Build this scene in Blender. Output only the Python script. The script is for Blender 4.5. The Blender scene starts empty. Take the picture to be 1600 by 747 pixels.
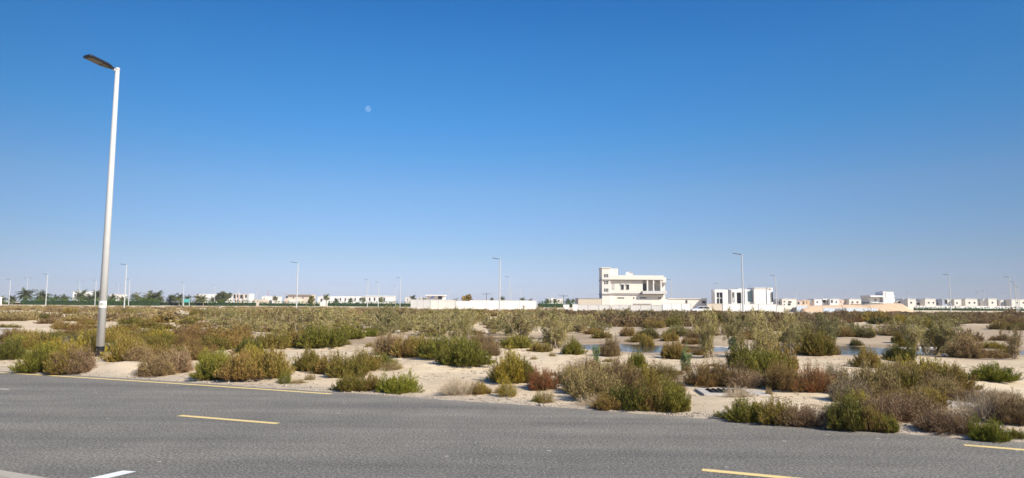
import bpy, math, random
import numpy as np
from mathutils import Matrix, Vector
R = math.radians
scene = bpy.context.scene
col = scene.collection

# ------------------------------------------------------------------ camera
CAMH = 1.9
FPX = 1067.0                      # focal length in pixels of the 1600 px wide photo
PITCH = math.atan((475 - 373.5) / FPX)
ROLL = R(0.36)
fwd = Vector((0, math.cos(PITCH), math.sin(PITCH)))
r0 = Vector((1, 0, 0)); u0 = Vector((0, -math.sin(PITCH), math.cos(PITCH)))
rgt = r0 * math.cos(ROLL) + u0 * math.sin(ROLL)
upv = -r0 * math.sin(ROLL) + u0 * math.cos(ROLL)
cd = bpy.data.cameras.new("camera"); cam = bpy.data.objects.new("camera", cd); col.objects.link(cam)
cd.sensor_width = 36; cd.sensor_fit = 'HORIZONTAL'; cd.lens = 36 * FPX / 1600
cd.clip_start = 0.1; cd.clip_end = 20000
m = Matrix((rgt, upv, -fwd)).transposed().to_4x4(); m.translation = Vector((0, 0, CAMH))
cam.matrix_world = m
scene.camera = cam

# ------------------------------------------------------------------ light
SUN_EL, SUN_AZ = R(38), R(129)     # azimuth clockwise from the view direction (+Y)
W = bpy.data.worlds.new("World"); scene.world = W; W.use_nodes = True
nt = W.node_tree; nt.nodes.clear()
out = nt.nodes.new('ShaderNodeOutputWorld'); bg = nt.nodes.new('ShaderNodeBackground')
sky = nt.nodes.new('ShaderNodeTexSky'); sky.sky_type = 'NISHITA'; sky.sun_disc = False
sky.sun_elevation = SUN_EL; sky.sun_rotation = SUN_AZ
sky.altitude = 0; sky.air_density = 1.0; sky.dust_density = 0.35; sky.ozone_density = 4.5
bg.inputs['Strength'].default_value = 0.120
hs = nt.nodes.new('ShaderNodeHueSaturation'); hs.inputs['Saturation'].default_value = 1.17
tm = nt.nodes.new('ShaderNodeMix'); tm.data_type = 'RGBA'; tm.blend_type = 'MULTIPLY'; tm.inputs[0].default_value = 1; tm.inputs[7].default_value = (.92, 1.0, 1.12, 1)
nt.links.new(sky.outputs[0], tm.inputs[6]); nt.links.new(tm.outputs[2], hs.inputs['Color'])
# sky gradient painted in: tames the Nishita horizon and the side brightening
wc = nt.nodes.new('ShaderNodeTexCoord'); sp = nt.nodes.new('ShaderNodeSeparateXYZ'); nt.links.new(wc.outputs['Generated'], sp.inputs[0])
rp = nt.nodes.new('ShaderNodeValToRGB'); el = rp.color_ramp.elements
el[0].position = 0.0; el[0].color = (.680, .680, .95, 1); el[1].position = .42; el[1].color = (.49, .76, .83, 1)
for p_, c_ in ((.028, (.672, .615, .80)), (.07, (.765, .645, .69)), (.163, (.95, .78, .73)), (.253, (.71, .84, .82)), (.339, (.62, .84, .85))):
    q_ = el.new(p_); q_.color = (*c_, 1)
nt.links.new(sp.outputs['Z'], rp.inputs[0])
x2 = nt.nodes.new('ShaderNodeMath'); x2.operation = 'MULTIPLY'; nt.links.new(sp.outputs['X'], x2.inputs[0]); nt.links.new(sp.outputs['X'], x2.inputs[1])
x3 = nt.nodes.new('ShaderNodeMath'); x3.operation = 'MULTIPLY_ADD'; nt.links.new(x2.outputs[0], x3.inputs[0]); x3.inputs[1].default_value = -.70
x1 = nt.nodes.new('ShaderNodeMath'); x1.operation = 'MULTIPLY_ADD'; nt.links.new(sp.outputs['X'], x1.inputs[0]); x1.inputs[1].default_value = .11; x1.inputs[2].default_value = 1.0; nt.links.new(x1.outputs[0], x3.inputs[2])
x4 = nt.nodes.new('ShaderNodeMath'); x4.operation = 'MAXIMUM'; nt.links.new(x3.outputs[0], x4.inputs[0]); x4.inputs[1].default_value = .68
m1 = nt.nodes.new('ShaderNodeMix'); m1.data_type = 'RGBA'; m1.blend_type = 'MULTIPLY'; m1.inputs[0].default_value = 1
nt.links.new(hs.outputs[0], m1.inputs[6]); nt.links.new(rp.outputs[0], m1.inputs[7])
vm = nt.nodes.new('ShaderNodeVectorMath'); vm.operation = 'SCALE'; nt.links.new(m1.outputs[2], vm.inputs[0]); nt.links.new(x4.outputs[0], vm.inputs['Scale'])
nt.links.new(vm.outputs[0], bg.inputs['Color'])
nt.links.new(bg.outputs[0], out.inputs[0])
sl = bpy.data.lights.new("sun", 'SUN'); sl.energy = 5.0; sl.angle = R(0.55); sl.color = (1.0, 0.92, 0.785)
so = bpy.data.objects.new("sun", sl); col.objects.link(so)
sdir = Vector((math.sin(SUN_AZ) * math.cos(SUN_EL), math.cos(SUN_AZ) * math.cos(SUN_EL), math.sin(SUN_EL)))
so.rotation_euler = sdir.to_track_quat('Z', 'Y').to_euler(); so.location = (0, 0, 60)
scene.view_settings.view_transform = 'Standard'; scene.view_settings.look = 'None'
scene.view_settings.exposure = 0.45; scene.view_settings.gamma = 1.0
scene.render.engine = 'CYCLES'
scene.cycles.use_denoising = True; scene.cycles.max_bounces = 6; scene.cycles.transparent_max_bounces = 8

# ------------------------------------------------------------------ noise / maths helpers
_prm = np.random.RandomState(7).rand(256, 256)
def vnoise(x, y, s=1.0, ox=0.0):
    x = np.asarray(x, float) / s + ox * 17.3 + 500; y = np.asarray(y, float) / s + ox * 9.1 + 500
    xi = np.floor(x).astype(int); yi = np.floor(y).astype(int); fx = x - xi; fy = y - yi
    fx = fx * fx * (3 - 2 * fx); fy = fy * fy * (3 - 2 * fy)
    g = lambda a, b: _prm[a % 256, b % 256]
    return (g(xi, yi) * (1 - fx) + g(xi + 1, yi) * fx) * (1 - fy) + (g(xi, yi + 1) * (1 - fx) + g(xi + 1, yi + 1) * fx) * fy
def fbm(x, y, s, ox=0.0, n=3):
    t = 0; a = 0.5; tot = 0
    for i in range(n):
        t = t + a * vnoise(x, y, s, ox + i * 1.7); tot += a; a *= .5; s = s / 2.03
    return t / tot
def sstep(a, b, x):
    t = np.clip((np.asarray(x, float) - a) / (b - a), 0, 1); return t * t * (3 - 2 * t)
def ray(px, py):
    return fwd * FPX + rgt * (px - 800) - upv * (py - 373.5)
def plane_pt(px, py, z=0.0):
    d = ray(px, py); t = (z - CAMH) / d.z; return Vector((d.x * t, d.y * t, z))
def at(px, py, Y):
    d = ray(px, py); t = Y / d.y; return Vector((d.x * t, Y, CAMH + d.z * t))
def at_d(px, py, Y): return at(px, py, Y)

# road edge (far side), from the photograph, as a curve y(x)
_ep = [plane_pt(*p) for p in ((0, 579), (265, 596), (523, 613), (790, 629), (1050, 649), (1320, 669.5), (1600, 691.5))]
_ex = np.array([p.x for p in _ep]); _ey = np.array([p.y for p in _ep])
_c = np.polyfit(_ex, _ey, 2); _dc = np.polyder(_c)
def edge_y(x):
    x = np.asarray(x, float); xc = np.clip(x, -15, 8)
    return np.polyval(_c, xc) + np.polyval(_dc, xc) * (x - xc)
def edge_dist(x, y):               # signed distance beyond the far edge of the road
    sl_ = np.polyval(_dc, np.clip(x, -15, 8))
    return (np.asarray(y, float) - edge_y(x)) / np.sqrt(1 + sl_ ** 2)
WATER_Z = -0.07
def pond_f(x, y):                  # >0 inside a pond
    yc = 32.4 - 0.13 * (x - 3)
    hw = 3.05 + 2.2 * (vnoise(x, y, 4.5, 3) - .5) + 1.6 * (vnoise(x, y, 1.6, 5) - .5)
    hw = hw * sstep(1.0, 5.0, x) * (1 - sstep(34, 42, x))
    hw = hw * (1 - .5 * sstep(15, 21, x))
    hw = hw - 2.6 * np.exp(-((x - 10.6) / 1.0) ** 2)
    a = hw - np.abs(y - yc)
    b = 1.3 + .9 * (vnoise(x, y, 2, 8) - .5) - np.sqrt(((x - 1.0) / 2.0) ** 2 + ((y - 39.5) / 1.0) ** 2)
    return np.maximum(a, b)
def ground_h(x, y):
    x = np.asarray(x, float); y = np.asarray(y, float)
    d = edge_dist(x, y)
    h = 0.26 * (fbm(x, y, 9, 1) - .5) + 0.16 * (fbm(x, y, 2.6, 2) - .42) + 0.05 * (vnoise(x, y, .7, 4) - .5)
    h = h + .05
    amp = sstep(0.2, 2.5, d)
    near = 0.006 + 0.042 * (fbm(x, y, .9, 6) - .5) * 2 + .02 * (vnoise(x, y, .16, 2) - .5)
    h = h * amp + near * (1 - amp)
    # small heaps of blown sand beside the road
    for px, py, hh, w in ((190, 581, .26, 1.0), (400, 596, .16, .55), (650, 575, .12, 1.6), (1180, 640, .10, 1.2), (300, 592, .10, .8)):
        c = plane_pt(px, py)
        h = h + hh * np.exp(-(((x - c.x) ** 2 + (y - c.y) ** 2) / w ** 2)) * sstep(.1, .9, d)
    p = pond_f(x, y)
    flat = sstep(-4.5, 0.2, p)
    h = h * (1 - flat) + (-0.03) * flat
    h = np.where(p > -0.6, h - 0.30 * sstep(-0.6, 1.6, p), h)
    h = h + 0.2 * (fbm(x, y, 40, 9) - .5) * sstep(45, 110, y)
    h = h - 0.12 * sstep(0.0, .50, -d)           # sinks under the road
    return h
def hit(px, py):
    z = 0.0
    for _ in range(12):
        p = plane_pt(px, py, z); zn = float(ground_h(p.x, p.y)); z = .5 * z + .5 * zn
    return Vector((p.x, p.y, float(ground_h(p.x, p.y))))

# ------------------------------------------------------------------ materials
def mat(name, rgb=(.5, .5, .5), rough=.8, metal=0.0, noise=None, spec=.3, bump=0.0, bscale=40):
    M = bpy.data.materials.new(name); M.use_nodes = True; n = M.node_tree
    b = n.nodes['Principled BSDF']; b.inputs['Roughness'].default_value = rough
    b.inputs['Metallic'].default_value = metal; b.inputs['Specular IOR Level'].default_value = spec
    b.inputs['Base Color'].default_value = (*rgb, 1)
    if noise:
        sc, amt = noise
        tc = n.nodes.new('ShaderNodeTexCoord'); nz = n.nodes.new('ShaderNodeTexNoise')
        nz.inputs['Scale'].default_value = sc; nz.inputs['Detail'].default_value = 6
        mx = n.nodes.new('ShaderNodeMix'); mx.data_type = 'RGBA'
        mx.inputs[6].default_value = (*[c * (1 - amt) for c in rgb], 1); mx.inputs[7].default_value = (*[min(1, c * (1 + amt)) for c in rgb], 1)
        n.links.new(tc.outputs['Object'], nz.inputs['Vector']); n.links.new(nz.outputs['Fac'], mx.inputs[0])
        n.links.new(mx.outputs[2], b.inputs['Base Color'])
    if bump:
        tc = n.nodes.new('ShaderNodeTexCoord'); nz = n.nodes.new('ShaderNodeTexNoise'); nz.inputs['Scale'].default_value = bscale
        nz.inputs['Detail'].default_value = 5
        bp = n.nodes.new('ShaderNodeBump'); bp.inputs['Distance'].default_value = bump
        n.links.new(tc.outputs['Object'], nz.inputs['Vector']); n.links.new(nz.outputs['Fac'], bp.inputs['Height']); n.links.new(bp.outputs[0], b.inputs['Normal'])
    return M
def ramp(n, src, stops):
    r = n.nodes.new('ShaderNodeValToRGB'); e = r.color_ramp.elements
    e[0].position, e[0].color = stops[0][0], (*stops[0][1], 1); e[1].position, e[1].color = stops[-1][0], (*stops[-1][1], 1)
    for p, c in stops[1:-1]:
        q = e.new(p); q.color = (*c, 1)
    n.links.new(src, r.inputs[0]); return r.outputs[0]
def mixc(n, f, a, b, mode='MIX'):
    mx = n.nodes.new('ShaderNodeMix'); mx.data_type = 'RGBA'; mx.blend_type = mode
    for s, i in ((f, 0), (a, 6), (b, 7)):
        if isinstance(s, (int, float)): mx.inputs[i].default_value = s
        elif isinstance(s, tuple): mx.inputs[i].default_value = (*s, 1)
        else: n.links.new(s, mx.inputs[i])
    return mx.outputs[2]
def nz(n, vec, scale, detail=4, rough=.5):
    t = n.nodes.new('ShaderNodeTexNoise'); t.inputs['Scale'].default_value = scale; t.inputs['Detail'].default_value = detail
    t.inputs['Roughness'].default_value = rough; n.links.new(vec, t.inputs['Vector']); return t.outputs['Fac']
def mathn(n, op, a, b=None, clamp=False):
    t = n.nodes.new('ShaderNodeMath'); t.operation = op; t.use_clamp = clamp
    for i, s in enumerate((a, b)):
        if s is None: continue
        if isinstance(s, (int, float)): t.inputs[i].default_value = s
        else: n.links.new(s, t.inputs[i])
    return t.outputs[0]

def foliage_mat(name, c1, c2, c3, patch=2.2, trans=.28, rnd=.22):
    M = bpy.data.materials.new(name); M.use_nodes = True; n = M.node_tree; b = n.nodes['Principled BSDF']
    b.inputs['Roughness'].default_value = .62; b.inputs['Specular IOR Level'].default_value = .25
    tc = n.nodes.new('ShaderNodeTexCoord'); oi = n.nodes.new('ShaderNodeObjectInfo')
    ad = n.nodes.new('ShaderNodeVectorMath'); ad.operation = 'ADD'
    cmb = n.nodes.new('ShaderNodeCombineXYZ'); sc = mathn(n, 'MULTIPLY', oi.outputs['Random'], 37.0)
    n.links.new(sc, cmb.inputs[0]); n.links.new(sc, cmb.inputs[1])
    n.links.new(tc.outputs['Object'], ad.inputs[0]); n.links.new(cmb.outputs[0], ad.inputs[1])
    f = nz(n, ad.outputs[0], patch, 3)
    f = mathn(n, 'ADD', f, mathn(n, 'MULTIPLY', mathn(n, 'SUBTRACT', oi.outputs['Random'], .5), .3))
    c = ramp(n, f, [(.36, tuple(.86 * q for q in c1)), (.60, tuple(.84 * q for q in c2))])
    at_ = n.nodes.new('ShaderNodeAttribute'); at_.attribute_name = 'tip'
    at2 = n.nodes.new('ShaderNodeAttribute'); at2.attribute_name = 'tint'
    c = mixc(n, mathn(n, 'MULTIPLY', at_.outputs['Fac'], .6), c, c3)
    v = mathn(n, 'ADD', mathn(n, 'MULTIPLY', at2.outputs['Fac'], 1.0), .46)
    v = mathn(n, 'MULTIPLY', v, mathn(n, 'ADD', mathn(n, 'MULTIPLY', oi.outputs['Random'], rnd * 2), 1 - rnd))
    h = n.nodes.new('ShaderNodeHueSaturation'); h.inputs['Saturation'].default_value = 1.0
    n.links.new(v, h.inputs['Value']); n.links.new(c, h.inputs['Color'])
    hue = mathn(n, 'ADD', mathn(n, 'MULTIPLY', mathn(n, 'SUBTRACT', at2.outputs['Fac'], .5), .03), .5); n.links.new(hue, h.inputs['Hue'])
    n.links.new(h.outputs[0], b.inputs['Base Color'])
    if trans:
        t = n.nodes.new('ShaderNodeBsdfTranslucent'); n.links.new(h.outputs[0], t.inputs['Color'])
        ms = n.nodes.new('ShaderNodeMixShader'); ms.inputs[0].default_value = trans
        n.links.new(b.outputs[0], ms.inputs[1]); n.links.new(t.outputs[0], ms.inputs[2])
        n.links.new(ms.outputs[0], n.nodes['Material Output'].inputs[0])
    return M
FM = {
 'green':  foliage_mat('leaf_green', (.125, .14, .014), (.22, .185, .03), (.31, .27, .045), trans=.15),
 'dark':   foliage_mat('leaf_dark_green', (.085, .10, .014), (.17, .14, .03), (.23, .20, .035), trans=.12),
 'olive':  foliage_mat('leaf_olive', (.19, .165, .025), (.31, .20, .05), (.37, .28, .06), trans=.15),
 'lime':   foliage_mat('leaf_lime', (.16, .19, .015), (.26, .25, .028), (.36, .33, .045), trans=.18),
 'yellow': foliage_mat('leaf_yellow', (.38, .26, .025), (.27, .22, .035), (.48, .35, .05), trans=.15),
 'mixed':  foliage_mat('leaf_mixed', (.17, .155, .022), (.29, .165, .055), (.35, .25, .06), trans=.12),
 'rust':   foliage_mat('leaf_rust', (.28, .14, .045), (.25, .17, .045), (.36, .22, .07), trans=.1),
 'red':    foliage_mat('leaf_red', (.33, .085, .04), (.31, .16, .045), (.40, .17, .06), trans=.1),
 'brown':  foliage_mat('leaf_brown', (.27, .165, .07), (.34, .23, .095), (.42, .29, .14), trans=.08),
 'tan':    foliage_mat('leaf_tan', (.40, .29, .12), (.30, .22, .07), (.50, .38, .17), trans=.08),
 'pink':   foliage_mat('leaf_pinkish', (.36, .215, .12), (.42, .28, .15), (.48, .33, .19), trans=.08),
 'grey':   foliage_mat('leaf_grey', (.31, .24, .14), (.37, .29, .17), (.43, .35, .21), trans=.08),
 'blue':   foliage_mat('leaf_blue_green', (.13, .19, .075), (.20, .26, .11), (.26, .33, .14), trans=.15),
 'tam':    foliage_mat('leaf_tamarisk', (.29, .26, .09), (.38, .31, .12), (.42, .36, .15), patch=1.6, trans=.15),
 'tamb':   foliage_mat('leaf_tamarisk_brown', (.37, .26, .12), (.30, .26, .09), (.44, .34, .17), patch=1.6, trans=.12),
 'hedge':  foliage_mat('leaf_hedge', (.045, .10, .006), (.07, .125, .010), (.09, .15, .015), patch=.15, trans=.1),
 'palm':   foliage_mat('leaf_palm', (.075, .09, .02), (.115, .12, .03), (.16, .16, .045), patch=.5, trans=.1),
}
STEM = mat('stem_bark', (.15, .10, .055), .9, noise=(6, .3)); STEMP = mat('stem_pale', (.44, .35, .24), .85, noise=(8, .25))
STEMD = mat('stem_dark', (.12, .09, .07), .9, noise=(6, .3))
TRUNK = mat('palm_trunk', (.26, .21, .16), .9, noise=(5, .3))

# ------------------------------------------------------------------ object helpers
def tag(o, label=None, cat=None, group=None, kind=None):
    if label: o['label'] = label
    if cat: o['category'] = cat
    if group: o['group'] = group
    if kind: o['kind'] = kind
    return o
def empty(name, loc, rz=0):
    e = bpy.data.objects.new(name, None); col.objects.link(e); e.location = loc; e.rotation_euler.z = rz
    e.empty_display_size = .2; return e
def link(name, me, parent=None, loc=None):
    o = bpy.data.objects.new(name, me); col.objects.link(o)
    if parent is not None: o.parent = parent
    if loc is not None: o.location = loc
    return o
def np_mesh(name, V, F, mats, mi=None, smooth=False, attrs=None):
    """V (n,3); F list of arrays with a constant corner count"""
    me = bpy.data.meshes.new(name)
    V = np.asarray(V, np.float32); me.vertices.add(len(V)); me.vertices.foreach_set('co', V.ravel())
    loops = np.concatenate([f.ravel() for f in F]).astype(np.int32)
    tot = np.concatenate([np.full(len(f), f.shape[1], np.int32) for f in F])
    st = np.concatenate([[0], np.cumsum(tot)[:-1]]).astype(np.int32)
    me.loops.add(len(loops)); me.loops.foreach_set('vertex_index', loops)
    me.polygons.add(len(tot)); me.polygons.foreach_set('loop_start', st); me.polygons.foreach_set('loop_total', tot)
    if mi is not None: me.polygons.foreach_set('material_index', np.asarray(mi, np.int32))
    for k, a in (attrs or {}).items():
        at_ = me.attributes.new(k, 'FLOAT', 'POINT'); at_.data.foreach_set('value', np.asarray(a, np.float32))
    for M in mats: me.materials.append(M)
    me.update(calc_edges=True)
    if smooth: me.polygons.foreach_set('use_smooth', np.ones(len(tot), bool))
    return me
class MB:
    def __init__(s): s.v = []; s.f = []
    def add(s, vs, fs):
        o = len(s.v); s.v += [tuple(v) for v in vs]; s.f += [tuple(i + o for i in f) for f in fs]; return s
    def box(s, x0, x1, y0, y1, z0, z1):
        vs = [(x, y, z) for z in (z0, z1) for y in (y0, y1) for x in (x0, x1)]
        return s.add(vs, [(0, 2, 3, 1), (4, 5, 7, 6), (0, 1, 5, 4), (2, 6, 7, 3), (0, 4, 6, 2), (1, 3, 7, 5)])
    def tube(s, pts, rad, n=10, caps=True, squash=1.0):
        pts = [Vector(p) for p in pts]; rings = []
        for i, p in enumerate(pts):
            t = (pts[min(i + 1, len(pts) - 1)] - pts[max(i - 1, 0)]).normalized()
            a = t.cross(Vector((0, 0, 1))) if abs(t.z) < .9 else t.cross(Vector((0, 1, 0)))
            a.normalize(); b = t.cross(a)
            r = rad[i] if isinstance(rad, (list, tuple)) else rad
            rings.append([p + a * r * math.cos(2 * math.pi * k / n) + b * r * squash * math.sin(2 * math.pi * k / n) for k in range(n)])
        vs = [v for rg in rings for v in rg]; fs = []
        for i in range(len(rings) - 1):
            for k in range(n):
                fs.append((i * n + k, i * n + (k + 1) % n, (i + 1) * n + (k + 1) % n, (i + 1) * n + k))
        if caps: fs.append(tuple(range(n))[::-1]); fs.append(tuple(range((len(rings) - 1) * n, len(rings) * n)))
        return s.add(vs, fs)
    def prism(s, poly, axis, a, b):      # poly of 2-D points extruded along axis ('x','y','z')
        n = len(poly)
        def mk(p, t): return {'x': (t, p[0], p[1]), 'y': (p[0], t, p[1]), 'z': (p[0], p[1], t)}[axis]
        vs = [mk(p, a) for p in poly] + [mk(p, b) for p in poly]
        fs = [tuple(range(n)), tuple(range(2 * n - 1, n - 1, -1))] + [(i, i + n, (i + 1) % n + n, (i + 1) % n) for i in range(n)]
        return s.add(vs, fs)
    def build(s, name, M, parent=None, loc=None, bevel=0, smooth=False):
        me = bpy.data.meshes.new(name); me.from_pydata(s.v, [], s.f); me.materials.append(M)
        import bmesh
        bm = bmesh.new(); bm.from_mesh(me); bmesh.ops.recalc_face_normals(bm, faces=bm.faces); bm.to_mesh(me); bm.free()
        o = link(name, me, parent, loc)
        if bevel:
            md = o.modifiers.new('bevel', 'BEVEL'); md.width = bevel; md.segments = 2; md.limit_method = 'ANGLE'
        if smooth:
            for p in me.polygons: p.use_smooth = True
        return o

# ------------------------------------------------------------------ ground
def axis(lo, f0, f1, hi, step, grow):
    a = list(np.arange(f0, f1 + 1e-6, step)); s = step; v = f1
    while v < hi: s *= grow; v += s; a.append(min(v, hi))
    s = step; v = f0
    while v > lo: s *= grow; v -= s; a.insert(0, max(v, lo))
    return np.array(a)
gx = axis(-4500, -24, 30, 4500, .2, 1.09); gy = axis(-400, 5, 46, 9000, .2, 1.05)
GX, GY = np.meshgrid(gx, gy); GZ = ground_h(GX, GY)
GZ = np.where(GY < 3, -.12, GZ)
nx, ny = len(gx), len(gy)
idx = np.arange(nx * ny).reshape(ny, nx)
F = np.stack([idx[:-1, :-1], idx[:-1, 1:], idx[1:, 1:], idx[1:, :-1]], -1).reshape(-1, 4)
P = pond_f(GX, GY)
wet = sstep(-5.5, -.2, P + 2.0 * (fbm(GX, GY, 3, 12) - .5))
band = np.exp(-((GY - 37) / 11) ** 2) * sstep(-6, 6, GX) * sstep(.35, .6, fbm(GX, GY, 9, 15))
band2 = np.exp(-((GY - 50) / 22) ** 4) * sstep(2, 12, GX) * (.75 + .35 * fbm(GX, GY, 7, 19))
wet = np.clip(np.maximum(np.maximum(wet, band * .75), band2 * .85), 0, 1)
salt = np.exp(-((P + .45) / .35) ** 2) * sstep(.45, .6, fbm(GX, GY, 2.2, 21)) * (GY < 33)
verge = 1 - sstep(0.0, 1.3, edge_dist(GX, GY) + .5 * (fbm(GX, GY, .8, 14) - .5))
def sand_material():
    M = bpy.data.materials.new('sand'); M.use_nodes = True; n = M.node_tree; b = n.nodes['Principled BSDF']
    tc = n.nodes.new('ShaderNodeTexCoord').outputs['Object']
    def attr(k): a = n.nodes.new('ShaderNodeAttribute'); a.attribute_name = k; return a.outputs['Fac']
    big = nz(n, tc, .35, 4); mid = nz(n, tc, 2.5, 6, .6); fine = nz(n, tc, 28, 6, .7); grit = nz(n, tc, 90, 3, .6)
    c = ramp(n, big, [(.35, (.56, .44, .30)), (.62, (.68, .555, .385))])
    c = mixc(n, mathn(n, 'MULTIPLY', ramp(n, mid, [(.45, (0, 0, 0)), (.66, (1, 1, 1))]), .55), c, (.48, .36, .24))
    c = mixc(n, mathn(n, 'MULTIPLY', attr('wet'), .92), c, mixc(n, mid, (.25, .172, .105), (.40, .30, .195)))
    c = mixc(n, attr('salt'), c, (.72, .68, .60))
    c = mixc(n, mathn(n, 'MULTIPLY', attr('verge'), .8), c, mixc(n, mid, (.36, .30, .235), (.50, .42, .33)))
    # litter of small dark crumbs and shell bits
    sp = ramp(n, fine, [(.60, (0, 0, 0)), (.70, (1, 1, 1))])
    c = mixc(n, mathn(n, 'MULTIPLY', sp, .6), c, (.20, .145, .10))
    sp2 = ramp(n, grit, [(.63, (0, 0, 0)), (.72, (1, 1, 1))])
    c = mixc(n, mathn(n, 'MULTIPLY', sp2, mathn(n, 'ADD', mathn(n, 'MULTIPLY', attr('verge'), .4), .25)), c, (.16, .13, .11))
    n.links.new(c, b.inputs['Base Color'])
    n.links.new(mathn(n, 'SUBTRACT', .95, mathn(n, 'MULTIPLY', attr('wet'), .25)), b.inputs['Roughness'])
    b.inputs['Specular IOR Level'].default_value = .2
    bp = n.nodes.new('ShaderNodeBump'); bp.inputs['Distance'].default_value = .05; bp.inputs['Strength'].default_value = .8
    hh = mathn(n, 'ADD', mathn(n, 'MULTIPLY', mid, .8), mathn(n, 'MULTIPLY', fine, .35)); n.links.new(hh, bp.inputs['Height'])
    n.links.new(bp.outputs[0], b.inputs['Normal']); return M
me = np_mesh('ground', np.stack([GX, GY, GZ], -1).reshape(-1, 3), [F], [sand_material()], smooth=True,
             attrs={'wet': wet.ravel(), 'salt': salt.ravel(), 'verge': verge.ravel()})
tag(link('ground', me), kind='structure')

# pond water
wm = bpy.data.materials.new('pond_water'); wm.use_nodes = True; n = wm.node_tree; b = n.nodes['Principled BSDF']
b.inputs['Base Color'].default_value = (.05, .05, .045, 1); b.inputs['Roughness'].default_value = .07; b.inputs['IOR'].default_value = 1.33
b.inputs['Specular IOR Level'].default_value = .6
tc = n.nodes.new('ShaderNodeTexCoord'); t = nz(n, tc.outputs['Object'], 3.0, 3); bp = n.nodes.new('ShaderNodeBump'); bp.inputs['Distance'].default_value = .012
n.links.new(t, bp.inputs['Height']); n.links.new(bp.outputs[0], b.inputs['Normal'])
wb = MB().add([(-3, 24, WATER_Z), (46, 20, WATER_Z), (46, 38, WATER_Z), (3, 44, WATER_Z), (-3, 42, WATER_Z)], [(0, 1, 2, 3, 4)])
tag(wb.build('water', wm), kind='structure')

# ------------------------------------------------------------------ road
def asphalt():
    M = bpy.data.materials.new('asphalt'); M.use_nodes = True; n = M.node_tree; b = n.nodes['Principled BSDF']
    tc = n.nodes.new('ShaderNodeTexCoord').outputs['Object']
    fine = nz(n, tc, 30, 5, .85); mid = nz(n, tc, 1.1, 5, .6); st = n.nodes.new('ShaderNodeMapping')
    st.inputs['Rotation'].default_value = (0, 0, R(24)); st.inputs['Scale'].default_value = (.12, 1.1, 1); n.links.new(tc, st.inputs[0])
    streak = nz(n, st.outputs[0], 1.2, 4, .6)
    c = ramp(n, fine, [(.42, (.055, .053, .047)), (.5, (.16, .152, .134)), (.585, (.42, .39, .34))])
    c = mixc(n, .35, c, ramp(n, mid, [(.3, (.108, .106, .100)), (.7, (.215, .204, .183))]))
    c = mixc(n, .8, c, mixc(n, 1.0, c, ramp(n, streak, [(.3, (.72, .72, .73)), (.7, (1.25, 1.22, 1.18))]), 'MULTIPLY'))
    a = n.nodes.new('ShaderNodeAttribute'); a.attribute_name = 'dust'
    c = mixc(n, mathn(n, 'MULTIPLY', a.outputs['Fac'], mathn(n, 'MULTIPLY', mid, .9)), c, (.36, .31, .25))
    vo = n.nodes.new('ShaderNodeTexVoronoi'); vo.inputs['Scale'].default_value = 1.7; n.links.new(tc, vo.inputs['Vector'])
    c = mixc(n, mathn(n, 'LESS_THAN', vo.outputs['Distance'], .05), c, (.42, .38, .33))
    # hairline cracks, warped
    wv = n.nodes.new('ShaderNodeVectorMath'); wv.operation = 'ADD'; ns = n.nodes.new('ShaderNodeTexNoise'); ns.inputs['Scale'].default_value = 1.4; ns.inputs['Detail'].default_value = 5
    n.links.new(tc, ns.inputs['Vector']); n.links.new(tc, wv.inputs[0]); n.links.new(ns.outputs['Color'], wv.inputs[1])
    v2 = n.nodes.new('ShaderNodeTexVoronoi'); v2.feature = 'DISTANCE_TO_EDGE'; v2.inputs['Scale'].default_value = .22; n.links.new(wv.outputs[0], v2.inputs['Vector'])
    ck = mathn(n, 'MULTIPLY', mathn(n, 'LESS_THAN', v2.outputs['Distance'], .0022), mathn(n, 'GREATER_THAN', nz(n, tc, .5, 2), .5))
    c = mixc(n, mathn(n, 'MULTIPLY', ck, .3), c, (.045, .042, .038))
    n.links.new(c, b.inputs['Base Color']); b.inputs['Roughness'].default_value = .9; b.inputs['Specular IOR Level'].default_value = .25
    bp = n.nodes.new('ShaderNodeBump'); bp.inputs['Distance'].default_value = .012; n.links.new(fine, bp.inputs['Height']); n.links.new(bp.outputs[0], b.inputs['Normal'])
    return M
kerbA, kerbB = plane_pt(0, 733, .12), plane_pt(75, 747, .12)
def edge_frame(x):
    s = float(np.polyval(_dc, np.clip(x, -15, 8))); l = math.sqrt(1 + s * s)
    return Vector((x, float(edge_y(x)), 0)), Vector((1 / l, s / l, 0)), Vector((s / l, -1 / l, 0))   # point, along, towards camera
def off_of(p):
    return -float(edge_dist(p.x, p.y))
KOFF = off_of(kerbA)
xs = np.concatenate([np.linspace(-260, -40, 12), np.linspace(-38, 30, 120), np.linspace(35, 260, 12)])
ws = np.linspace(0, 1, 26)
V = []; dust = []
for x in xs:
    p, a, q = edge_frame(x)
    wob = .035 * (float(vnoise(x, 0, .5, 3)) - .5)
    for w in ws:
        d_ = wob * (1 - w) + w * KOFF
        v = p + q * d_; V.append((v.x, v.y, 0.0)); dust.append(max(0, 1 - d_ / .7) ** 2 + .9 * max(0, 1 - (KOFF - d_) / .5) ** 2)
nw = len(ws); idx = np.arange(len(xs) * nw).reshape(len(xs), nw)
F = np.stack([idx[:-1, :-1], idx[:-1, 1:], idx[1:, 1:], idx[1:, :-1]], -1).reshape(-1, 4)[:, ::-1]
tag(link('road', np_mesh('road', V, [F], [asphalt()], attrs={'dust': dust})), kind='structure')
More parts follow.
